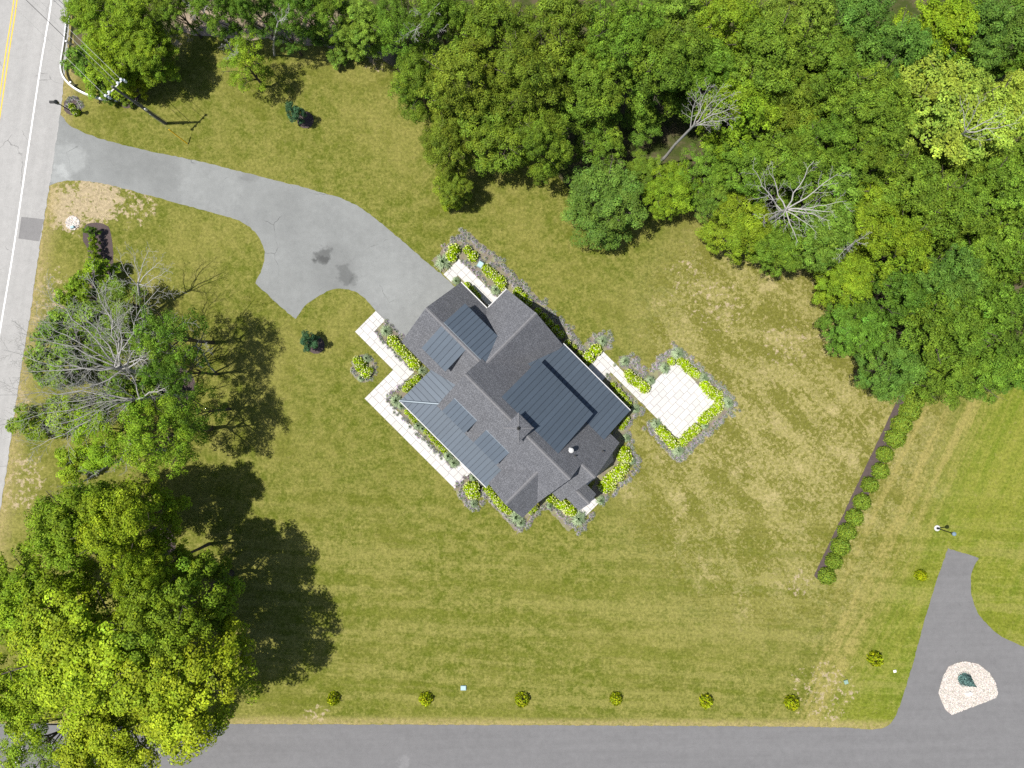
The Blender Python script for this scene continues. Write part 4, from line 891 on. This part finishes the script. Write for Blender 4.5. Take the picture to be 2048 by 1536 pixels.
HROWS = [
    ('{} hydrangea from the driveway in the bed beside the garage walk', [(902, 511.5, 11), (908, 498, 11), (935, 499, 8.5), (946, 511.5, 10)]),
    ('{} hydrangea from the top in the row north of the garage walk', [(972, 536, 9), (979, 542, 9), (986, 549, 10), (994, 556, 9), (1000, 561, 11), (1003, 569, 10)]),
    ('{} hydrangea from the driveway under the back eave of the garage', [(934, 570, 6.5), (941, 577, 6.5), (948, 584, 6.5), (955, 591, 6)]),
    ('{} hydrangea from the top along the north gable wall', [(1036, 583, 9), (1047, 594, 9), (1057, 604, 8), (1076, 622, 7), (1088, 633, 7), (1099, 645, 7.5), (1111, 657, 8), (1122, 669, 8), (1135, 686, 7), (1149, 694, 6), (1160, 706, 6)]),
    ('{} of the two hydrangeas at the head of the path', [(1193, 699, 11), (1178, 714, 12)]),
    ('{} hydrangea from the house in the clump beside the path to the patio', [(1259, 748, 9), (1265, 757, 10), (1275, 763, 10), (1283, 768, 9), (1290, 775, 11)]),
    ('{} hydrangea from the top in the shade of the back porch eave', [(1227, 770, 6), (1236, 782, 7.5), (1244, 791, 7.5), (1252, 800, 7), (1258, 807, 6)]),
    ('{} hydrangea from the top beside the lower metal roof corner', [(1254, 838, 6.5), (1249, 846, 6.5), (1244, 854, 6)]),
    ('{} hydrangea clockwise from the top corner of the patio', [(1344, 723, 8), (1362, 722, 8), (1371, 728, 9), (1379, 737, 9), (1388, 744, 9), (1395, 749, 8), (1412, 771, 10), (1419, 779, 10), (1427, 786, 11), (1437, 791, 10), (1440, 806, 9), (1437, 815, 10), (1427, 823, 10), (1418, 831, 10), (1409, 840, 10), (1394, 858, 10), (1386, 865, 10), (1377, 873, 10), (1367, 884, 9), (1348, 887, 11), (1340, 880, 10), (1332, 871, 10), (1323, 861, 10)]),
    ('{} hydrangea from the top in the big clump at the east corner', [(1251, 904, 11), (1245, 914, 10), (1256, 916, 10), (1252, 931, 9), (1246, 938, 11), (1238, 945, 11), (1231, 951, 12), (1224, 959, 12), (1217, 966, 12), (1211, 974, 12), (1224, 972, 9), (1240, 955, 9)]),
    ('{} hydrangea from the left in the bed below the south gable', [(1062, 1024, 6), (1070, 1018, 6), (1101, 998, 9), (1112, 1006, 7), (1122, 1008, 11), (1131, 1013, 11), (1138, 1020, 11), (1145, 1024, 9)]),
    ('{} hydrangea from the front walk along the left wall of the south gable', [(937, 976, 10), (948, 975, 10), (943, 987, 11), (952, 990, 8), (974, 977, 8), (981, 985, 8.5), (988, 993, 8), (995, 1002, 8.5), (1003, 1011, 8.5), (1010, 1017, 9), (1017, 1022, 8)]),
    ('{} hydrangea from the driveway along the front wall of the garage', [(784, 681, 11), (791, 688, 9), (800, 698, 10.5), (807, 705, 9), (813, 711, 9.5), (820, 718, 10), (827, 726, 11), (832, 732, 8)]),
    ('{} hydrangea from the garage beside the short side of the porch', [(834, 757, 8), (826, 763, 8), (818, 770, 8.5), (812, 777, 8)]),
    ('{} hydrangea from the porch corner along the front eave', [(815, 824, 6.5), (822, 832, 6), (830, 841, 6.5), (853, 863, 6.5), (861, 871, 6), (867, 878, 6.5), (875, 886, 6.5), (882, 893, 6.5), (888, 899, 7)]),
    ('{} of the hydrangeas in the oval bed on the front lawn', [(714, 722, 9), (721, 728, 10), (718, 735, 8), (731, 745, 11), (739, 741, 7)]),
    ('{} lime leaved hydrangea below the driveway lantern', [(142, 212, 6), (148, 222, 7)])]
for fmt, pts in HROWS:
    for i, (x, y, r) in enumerate(pts): hyd(x, y, r, fmt.format(ORD[i]), 'hydrangeas ' + fmt.split('hydrangea', 1)[1].lstrip('s ')[:60], i + len(pts))
def blades(seed, n=150, spread=1.0, wid=.028, col=(.26, .37, .20)):
    g = np.random.default_rng(seed); a = g.uniform(0, 6.283, n); rr = g.uniform(.15, 1, n) ** .7 * spread; hh = 1.0 - .45 * (rr / spread) ** 2 + g.uniform(-.1, .1, n)
    d = np.stack([np.cos(a), np.sin(a), 0 * a], 1); s = np.stack([-np.sin(a), np.cos(a), 0 * a], 1) * wid * g.uniform(.7, 1.4, (n, 1))
    p0 = d * .06; p1 = d * (rr * .5)[:, None] + np.stack([0 * a, 0 * a, hh * .8], 1); p2 = d * rr[:, None] + np.stack([0 * a, 0 * a, hh * .72 - .35 * rr], 1)
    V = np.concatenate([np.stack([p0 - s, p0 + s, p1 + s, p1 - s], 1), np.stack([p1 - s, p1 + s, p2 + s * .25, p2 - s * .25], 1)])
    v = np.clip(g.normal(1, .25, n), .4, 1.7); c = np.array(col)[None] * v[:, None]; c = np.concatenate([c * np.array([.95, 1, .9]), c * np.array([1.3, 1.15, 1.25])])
    return V, c
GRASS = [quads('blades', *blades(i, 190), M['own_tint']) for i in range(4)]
for fmt, pts in [('{} blue green grass tuft from the driveway in the beds by the garage', [(886, 524, 19), (912, 562, 10), (992, 579, 12), (772, 662, 13), (844, 741, 11)]),
                 ('{} blue green grass tuft clockwise from the top of the patio', [(1357, 708, 15), (1408, 755, 13), (1457, 807, 15), (1411, 851, 10), (1357, 900, 15), (1313, 847, 13), (1301, 760, 12), (1330, 737, 13)]),
                 ('{} blue green grass tuft from the top along the back of the house', [(1205, 682, 13), (1250, 722, 12), (1272, 818, 11), (1254, 876, 10), (1264, 922, 11), (1202, 1001, 11)]),
                 ('{} blue green grass tuft from the porch corner along the front eave', [(792, 801, 14), (802, 812, 9), (836, 851, 11), (845, 857, 9), (896, 912, 12), (908, 926, 12), (947, 955, 10)]),
                 ('{} blue green grass tuft from the left below the south gable', [(948, 1008, 10), (1032, 1034, 17), (1042, 1045, 12), (1100, 1012, 8), (1158, 1037, 18)]),
                 ('{} grass tuft in the oval bed on the front lawn', [(733, 716, 10), (722, 756, 9)])]:
    for i, (x, y, r) in enumerate(pts):
        b = A(x, y, .5); o = link('grass_tuft', GRASS[(i + len(pts)) % 4]); o.location = (b.x, b.y, 0); o.rotation_euler = (0, 0, rng.uniform(0, 6)); s = r * S * 1.15; o.scale = (s, s, .55 + r * .03)
        tag(o, fmt.format(ORD[i]), 'grass', 'ornamental grasses ' + fmt.split('tuft ', 1)[1][:60])
def lavender(label, lines, dens=1.0, seed=0):
    """one mass of lavender: every plant is a burst of grey stems with purple spikes"""
    g = np.random.default_rng(seed); Vs = []; Cs = []
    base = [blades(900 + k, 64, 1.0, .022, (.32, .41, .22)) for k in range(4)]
    for pts, w in lines:
        path = linear(px(pts), 0.3); acc = 0
        for p in path:
            k = max(1, int(w / 4.8 * dens + g.uniform(0, .9)))
            for _ in range(k):
                x = p.x + g.normal(0, w * S * .30); y = p.y + g.normal(0, w * S * .30); s = g.uniform(.24, .38); h = g.uniform(.30, .42)
                V, c = base[int(g.integers(4))]; a = g.uniform(0, 6.28); ca, sa = math.cos(a), math.sin(a)
                W = V.copy(); W[..., 0] = (V[..., 0] * ca - V[..., 1] * sa) * s + x; W[..., 1] = (V[..., 0] * sa + V[..., 1] * ca) * s + y; W[..., 2] = V[..., 2] * h
                n = len(c) // 2; c2 = c.copy(); fl = g.uniform(.65, 1.1); pk = g.uniform(0, 1) < .18
                tip = np.array([.46, .35, .62]) if not pk else np.array([.52, .30, .58])
                msk = g.uniform(0, 1, n) < .5
                c2[n:][msk] = tip * fl * np.clip(g.normal(1, .25, (msk.sum(), 1)), .5, 1.6)
                Vs.append(W); Cs.append(c2)
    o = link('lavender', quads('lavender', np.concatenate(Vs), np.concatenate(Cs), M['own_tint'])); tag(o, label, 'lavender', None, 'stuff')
lavender('lavender filling the bed north of the house', [([(925, 464), (980, 508), (1030, 556), (1064, 592), (1105, 626), (1140, 664), (1162, 692)], 12), ([(922, 470), (893, 496)], 15), ([(925, 485), (960, 520), (985, 535)], 15), ([(926, 518), (975, 570), (990, 588)], 9), ([(1010, 556), (1030, 572)], 12)], 1.0, 1)
lavender('lavender at the head of the path', [([(1182, 690), (1193, 676), (1206, 669), (1219, 674), (1221, 690)], 13), ([(1150, 680), (1172, 706)], 9)], 1.0, 2)
lavender('lavender strip beside the path to the patio', [([(1240, 732), (1247, 718), (1262, 716), (1285, 737), (1297, 756)], 15), ([(1256, 735), (1275, 750)], 9)], 1.0, 3)
lavender('lavender fringe between the back porch and the path', [([(1214, 752), (1240, 778), (1285, 822)], 7), ([(1282, 826), (1268, 838), (1258, 850)], 11)], .9, 4)
lavender('lavender round the patio', [([(1306, 738), (1322, 718), (1352, 693), (1385, 724), (1430, 768), (1460, 793), (1470, 815), (1440, 842), (1405, 873), (1357, 920), (1320, 882), (1294, 850)], 14)], 1.1, 5)
lavender('lavender at the east corner of the house', [([(1250, 862), (1262, 880), (1262, 900), (1277, 920), (1270, 945), (1245, 968), (1222, 992), (1208, 1006)], 10), ([(1262, 893), (1270, 925)], 9)], 1.0, 6)
lavender('lavender below the south gable', [([(1085, 1012), (1110, 1018), (1130, 1036), (1158, 1062), (1185, 1030)], 11), ([(1078, 1020), (1045, 1060), (1005, 1022), (968, 985)], 12)], 1.0, 7)
lavender('lavender round the hydrangea clump at the end of the front walk', [([(918, 968), (928, 955), (945, 948), (958, 962)], 10), ([(918, 972), (930, 1002), (948, 1020), (966, 1000), (970, 985)], 11)], 1.0, 8)
lavender('lavender along the front walk by the garage', [([(771, 640), (790, 660), (806, 676)], 8), ([(754, 664), (775, 690), (800, 714), (822, 738)], 7)], .9, 9)
lavender('lavender along the front walk beside the porch', [([(838, 752), (810, 765), (790, 782), (772, 800), (800, 830), (850, 880), (905, 934)], 7.5)], .9, 10)
lavender('lavender in the oval bed on the front lawn', [(circ(727, 737, 23) + [circ(727, 737, 23)[0]], 8)], 1.0, 11)
lavender('purple lavender at the foot of the driveway lantern', [(circ(148, 208, 13) + [circ(148, 208, 13)[0]], 8)], 1.1, 12)

# blue spruce on the gravel island
def spruce():
    g = np.random.default_rng(5); P = []; N = []; n = 2600
    z = g.uniform(.02, 1, n) ** 1.15; a = g.uniform(0, 6.283, n); tier = .82 + .18 * np.cos(z * 44); r = (1 - z) * tier * g.uniform(.6, 1.05, n)
    P = np.stack([r * np.cos(a), r * np.sin(a), z], 1); N = unit(np.stack([np.cos(a), np.sin(a), .8 + 0 * a], 1) + g.normal(0, .5, (n, 3)))
    v = np.clip(g.normal(1, .25, n), .4, 1.8); return quads('foliage', leaf_quads(P, N, .16 * g.uniform(.7, 1.4, n), .45, g), np.stack([v, v, v], 1), M['leaf'])
b = G(1927, 1357); o = empty('blue_spruce', (b.x, b.y, 0)); tag(o, 'small blue spruce on the pale gravel island', 'tree'); o.scale = (.82, .82, 1.9)
f = link('foliage', spruce(), o); f.color = (.15, .27, .25, 1); f['kind'] = 'stuff'
m = MB(); m.tube([(0, 0, -.05), (0, 0, .9)], [.08, .02], 6); m.build('trunk', M['bark'], o)
b = G(1935, 1386); m = MB(); g_ = random.Random(3)
lo = [(math.cos(k * 1.05) * .55 * g_.uniform(.7, 1.1), math.sin(k * 1.05) * .3 * g_.uniform(.8, 1.1), 0) for k in range(6)]; m.hexa(lo, [(q[0] * .7, q[1] * .7, .3) for q in lo])
o = m.build('boulder', M['white_stone']); o.location = (b.x, b.y, .03); o.rotation_euler = (0, 0, .4); tag(o, 'white boulder on the gravel island below the spruce', 'boulder')

# ------------------------------------------------------------------ bare trees
def bare_tree(base_px, fork, tips, label, seed, r0=.24, mat='dead_bark', sec=7, twig=5, curve=.10):
    """trunk to a fork (px, py, z), then one limb to every tip (px, py, z), each with side branches and twigs"""
    r = random.Random(seed); m = MB(); b = G(*base_px); o = empty('bare_tree', (b.x, b.y, 0)); tag(o, label, 'tree')
    jit = lambda s: Vector((r.uniform(-s, s), r.uniform(-s, s), r.uniform(-s, s)))
    F = A(*fork) - b; mid = F * .5 + jit(.25)
    m.tube([Vector((0, 0, -.15)), mid * .5 + jit(.1), mid, F], [r0 * 1.25, r0, r0 * .85, r0 * .62], 8, 0, False)
    def limb(p, q, rad, lev):
        L_ = (q - p).length; n = max(3, min(7, int(L_ / .7))); pts = [p]; bow = jit(L_ * curve)
        for i in range(1, n + 1):
            s = i / n; pts.append(p.lerp(q, s) + bow * math.sin(s * math.pi) + (jit(L_ * .028) if i < n else Vector()))
        rr = [max(.009, rad * (1 - .82 * i / n)) for i in range(n + 1)]
        m.tube(pts, rr, 6 if lev == 2 else (4 if lev == 1 else 3), 0, False)
        if lev == 0: return
        k = sec if lev == 2 else twig
        for j in range(k):
            s = (.22 if lev == 2 else .12) + (.76 if lev == 2 else .85) * (j + r.uniform(.1, .9)) / k; i0 = min(n - 1, int(s * n)); a = pts[i0].lerp(pts[i0 + 1], s * n - i0)
            d = (pts[i0 + 1] - pts[i0]).normalized(); side = d.cross(Vector((r.uniform(-.5, .5), r.uniform(-.5, .5), 1))).normalized() * (1 if j % 2 else -1)
            nd = (d * r.uniform(.55, 1.0) + side * r.uniform(.45, .95) + Vector((0, 0, r.uniform(-.15, .35)))).normalized()
            limb(a, a + nd * L_ * r.uniform(.22, .42) * (1.15 - .55 * s), max(.010, rr[i0] * r.uniform(.35, .6)), lev - 1)
    for t_ in tips: limb(F * r.uniform(.86, 1.0) if len(tips) > 3 else F, A(*t_) - b, r0 * r.uniform(.28, .42), 2)
    m.build('trunk', M[mat], o, True); return o
bare_tree((380, 755), (225, 735, 8.5), [(135, 708, 11.5), (45, 742, 12), (8, 700, 12.5), (150, 612, 12.5), (70, 630, 12), (95, 580, 12.5), (40, 665, 12), (175, 545, 12), (320, 575, 11), (370, 640, 10.5), (205, 560, 12.5), (285, 640, 11), (300, 712, 10.5), (232, 610, 13.5), (110, 790, 11)], 'large bare grey tree with spreading dead limbs beside the road', 4, .24, 'dead_bark_grey', sec=12, twig=8)
bare_tree((378, 790), (262, 800, 7), [(50, 815, 11), (0, 850, 10.5), (-10, 790, 11), (60, 900, 9.5), (175, 838, 10), (205, 850, 8.5), (120, 752, 10.5), (225, 715, 10), (340, 770, 8), (100, 850, 10), (165, 760, 12)], 'second bare grey tree, below the large one by the mulch ring', 11, .20, 'dead_bark_grey', sec=11, twig=8)
bare_tree((290, 640), (276, 565, 6), [(262, 492, 8), (300, 495, 7.5), (325, 520, 7.5), (338, 538, 6.5), (318, 572, 6.5), (240, 505, 7), (238, 560, 7)], 'small bare tree between the road and the driveway curve', 21, .15, 'dead_bark_grey', sec=7, twig=4)
bare_tree((330, 900), (245, 905, 7), [(205, 890, 8.5), (200, 920, 8), (222, 945, 8), (250, 945, 7.5), (278, 925, 7), (262, 885, 7.5)], 'bare twiggy tree above the lower left maples', 23, .14, 'dead_bark_grey', sec=6, twig=5)
bare_tree((300, 890), (180, 955, 6.5), [(110, 990, 8), (140, 980, 8), (160, 935, 7.5), (195, 940, 7)], 'bare branches just above the topmost lower left maple', 25, .13, 'dead_bark_grey', sec=6, twig=5)
bare_tree((430, 745), (392, 690, 8), [(425, 702, 8), (408, 668, 8.5), (365, 720, 7), (400, 735, 7), (415, 685, 9)], 'bare twigs at the lawn side of the leafy trees', 27, .08, 'dead_bark_grey', sec=5, twig=5)
bare_tree((1500, 462), (1574, 417, 11.5), [(1504, 336, 13.5), (1536, 335, 13.5), (1628, 322, 14), (1677, 347, 14), (1693, 402, 13.5), (1667, 424, 13), (1660, 442, 12.5), (1634, 466, 12.5), (1595, 484, 12.5), (1543, 447, 12.5), (1517, 437, 12.5), (1522, 385, 13)], 'white dead tree with a star of branches above the wood', 31, .18, sec=6, twig=5, curve=.06)
bare_tree((1313, 332), (1392, 246, 11), [(1420, 165, 14), (1448, 166, 14), (1470, 185, 14), (1476, 212, 14), (1468, 236, 13.5), (1440, 250, 13), (1392, 185, 13)], 'leaning white dead tree in the gap of the wood', 35, .15, sec=8, twig=4, curve=.05)
bare_tree((1640, 555), (1712, 480, 11.5), [(1740, 462, 12.5), (1732, 490, 12.5), (1690, 500, 12), (1672, 520, 11.5)], 'thin dead tree at the lawn side of the wood', 37, .11, sec=6, twig=4, curve=.05)
bare_tree((1830, 320), (1935, 262, 13.5), [(1960, 200, 15.5), (2010, 225, 15.5), (2040, 245, 15), (1920, 190, 15.5), (1975, 280, 15)], 'bare stems poking out of the yellow green tree', 41, .13, sec=5, twig=3, curve=.05)
bare_tree((548, 110), (556, 45, 8.5), [(580, 15, 10), (545, 25, 9.5), (570, 40, 9.5)], 'dead twigs in the slender dark green tree', 43, .10, sec=5, twig=4)
bare_tree((440, 70), (400, 12, 8), [(370, 5, 9), (385, 40, 8.5), (400, -20, 9), (410, 20, 9)], 'bare grey tree at the top edge left of the yellow green one', 45, .12, sec=6, twig=4)
bare_tree((872, 120), (850, 30, 11), [(800, 70, 12), (820, 20, 12.5), (875, 10, 13), (890, 55, 12), (830, 85, 11.5)], 'bare limbs at the left corner of the wood', 47, .14, sec=5, twig=4)
bare_tree((500, 115), (462, 100, 7), [(440, 90, 8.2), (455, 120, 8), (450, 80, 8.2), (475, 110, 8.2)], 'dead twigs on the left of the bright tree over the upper lawn', 49, .08, sec=5, twig=4)

# ------------------------------------------------------------------ pole, guy, wires, guard rail
pole_b = G(332, 247); PT_ = A(224, 173, 9.4); o = empty('utility_pole', pole_b); tag(o, 'dark wooden utility pole leaning over the lawn above the driveway', 'utility pole')
top = PT_ - pole_b; m = MB(); m.tube([Vector((0, 0, -.2)), top * .5 , top], [.145, .125, .10], 10); m.build('pole', M['pole_wood'], o)
m = MB(); m.tube([Vector((-.14, -.08, 0)), top * .30 + Vector((-.13, -.07, 0))], .05, 6); m.build('conduit', M['grey_wire'], o)
m = MB(); m.tube([Vector((.1, .17, 0)), top * .62 + Vector((.07, .14, 0))], .022, 5); m.build('ground_wire', M['grey_wire'], o)
wd = Vector((-.72, .69, 0)); ad = Vector((.69, .72, 0)); ca_ = top - Vector((0, 0, .35))
m = MB(); m.tube([ca_ - ad * 1.05, ca_ + ad * 1.05], .065, 4); arm = m.build('crossarm', M['white_stone'], o)
for k in (-.98, -.55, .55, .98):
    p = ca_ + ad * k; m = MB(); m.disc_stack(p.x, p.y, [(.04, p.z), (.11, p.z + .08), (.06, p.z + .14), (.12, p.z + .2), (.03, p.z + .3)], 10); m.build('insulator', M['insulator'], o)
for k in (-1.0, 1.0):
    p = ca_ + ad * k - Vector((0, 0, .25)); m = MB(); m.disc_stack(p.x + .12, p.y, [(.1, p.z - .2), (.13, p.z), (.1, p.z + .25)], 8); m.build('fuse_cutout', M['insulator'], o)
p = top * .45; m = MB(); m.disc_stack(p.x + .2, p.y - .1, [(.1, p.z - .2), (.12, p.z), (.08, p.z + .2)], 8); m.build('bracket', M['galvanised'], o)
for i, (k, hz, lab) in enumerate([(-.98, .28, 'left power wire running from the pole over the road'), (.55, .28, 'middle power wire running from the pole over the road'), (.98, .28, 'right power wire running from the pole over the road'), (0, -2.2, 'lower cable running from the pole over the road')]):
    s = PT_ + ad * k + Vector((0, 0, -.35 + hz)) if i < 3 else PT_ + Vector((0, 0, hz)); e = s + wd * 38; pts = [s.lerp(e, t_ / 14) - Vector((0, 0, 1.1 * math.sin(math.pi * t_ / 14))) for t_ in range(15)]
    m = MB(); m.tube(pts, .018 if i < 3 else .026, 5); w = m.build('overhead_wire', M['grey_wire' if i < 3 else 'dark_wire']); tag(w, lab, 'wire', 'wires from the pole')
an = G(377, 289, -.05); at = pole_b + top * .86; m = MB(); m.tube([an, at], .012, 4); gw = m.build('guy_wire', M['grey_wire']); tag(gw, 'guy wire with a yellow sleeve anchored in the lawn below the pole', 'guy wire')
d = (at - an).normalized(); m = MB(); m.tube([an + d * .2, an + d * 2.75], .055, 8); m.build('sleeve', M['yellow_plastic'], gw)
rail = empty('guard_rail', G(135, 140)); tag(rail, 'galvanised steel guard rail curving round the top left thicket', 'guard rail')
rp = catmull(px([(152, -60), (146, 0), (140, 60), (135.5, 97), (130.5, 130), (131.5, 150), (140, 166), (155, 180), (175, 191), (200, 200), (220, 204), (241, 205.5)]), .4); rb = Vector(rail.location)
prof = [(0, .46), (.07, .50), (.09, .55), (.02, .60), (.09, .66), (.07, .71), (0, .75)]
m = MB(); rows = []
for i, p in enumerate(rp):
    dd = (rp[min(i + 1, len(rp) - 1)] - rp[max(i - 1, 0)]).normalized(); n = Vector((-dd.y, dd.x, 0)); rows.append([(p.x - rb.x - n.x * (a + .04), p.y - rb.y - n.y * (a + .04), z) for a, z in prof] + [(p.x - rb.x + n.x * .06, p.y - rb.y + n.y * .06, .76), (p.x - rb.x + n.x * .06, p.y - rb.y + n.y * .06, .45)])
for a, b in zip(rows, rows[1:]):
    for k in range(len(a)): q = (k + 1) % len(a); m.poly([a[k], b[k], b[q], a[q]])
m.build('beam', M['galvanised'], rail)
for i in range(2, len(rp), 5):
    p = rp[i] - rb; dd = (rp[min(i + 1, len(rp) - 1)] - rp[i - 1]).normalized(); n = Vector((-dd.y, dd.x, 0)) * .2; m = MB(); c = p + n; m.box(c.x - .08, c.x + .08, c.y - .08, c.y + .08, -.1, .74); m.build('post', M['galvanised'], rail)
# lamps
def lantern(base, h, label, name, top_off=None, white=True):
    o = empty(name, (base.x, base.y, 0)); tag(o, label, 'lamp'); m = MB()
    m.disc_stack(0, 0, [(.12, 0), (.12, .25), (.055, .32), (.05, h - .35)], 10); m.build('post', M['black_metal'], o)
    if white: m = MB(); m.disc_stack(0, 0, [(.29, .005), (.30, .09), (.26, .12)], 18); m.build('base_ring', M['white_trim'], o)
    m = MB(); m.disc_stack(0, 0, [(.07, h - .38), (.17, h - .3), (.19, h - .05), (.10, h)], 10); m.build('glass', M['window_glass'], o)
    m = MB(); m.disc_stack(0, 0, [(.21, h - .06), (.19, h + .02), (.10, h + .10), (.02, h + .16)], 14); m.build('lamp_cap', M['lamp_dome' if white else 'black_metal'], o); return o
lantern(G(1873.5, 1056), 2.85, 'black lamp post with a white base ring on the neighbouring lawn', 'lamp_post')
L2 = lantern(G(151, 228), 3.1, 'black driveway lantern with a small white plate by the road', 'lamp_post', white=False)
m = MB(); m.box(-.3, .05, -.02, .02, 2.35, 2.6); m.build('number_plate', M['white_trim'], L2)
m = MB(); m.box(-.62, -.05, -.11, .11, 2.92, 3.10); m.build('lantern_head', M['black_metal'], L2)
def box_thing(pos, w, d, h, mat, label, name, cat, rz=0.0):
    m = MB(); m.box(-w / 2, w / 2, -d / 2, d / 2, -.02, h * .8); m.hexa([(-w / 2 - .02, -d / 2 - .02, h * .8), (w / 2 + .02, -d / 2 - .02, h * .8), (w / 2 + .02, d / 2 + .02, h * .8), (-w / 2 - .02, d / 2 + .02, h * .8)], [(-w * .42, -d * .42, h), (w * .42, -d * .42, h), (w * .42, d * .42, h), (-w * .42, d * .42, h)])
    o = m.build(name, M[mat]); o.location = pos; o.rotation_euler = (0, 0, rz); return tag(o, label, cat)
box_thing(G(927, 1375), .5, .42, .18, 'box_pale', 'pale blue utility box lid in the lawn above the lane', 'utility_box', 'utility box')
box_thing(G(1691, 1363), .36, .36, .22, 'box_green', 'pale green utility marker on the corner lawn', 'utility_marker', 'utility box', .3)
box_thing(G(1789, 1342), .26, .22, .10, 'white_stone', 'small white stone marker on the lawn beside the turning spur', 'stone_marker', 'marker', .2)
box_thing(G(961.5, 531), .55, .6, .75, 'box_pale', 'pale green utility cabinet among the lavender north of the garage', 'utility_cabinet', 'utility box', R(-30))
box_thing(G(147, 455), .35, .22, .3, 'box_pale', 'small dark pipe stand in the patch of stones by the road', 'pipe_stand', 'marker', .2)
o = box_thing(G(721, 737), .3, .3, .4, 'white_stone', 'white pedestal between the hydrangeas of the oval bed', 'garden_pedestal', 'marker', .2)
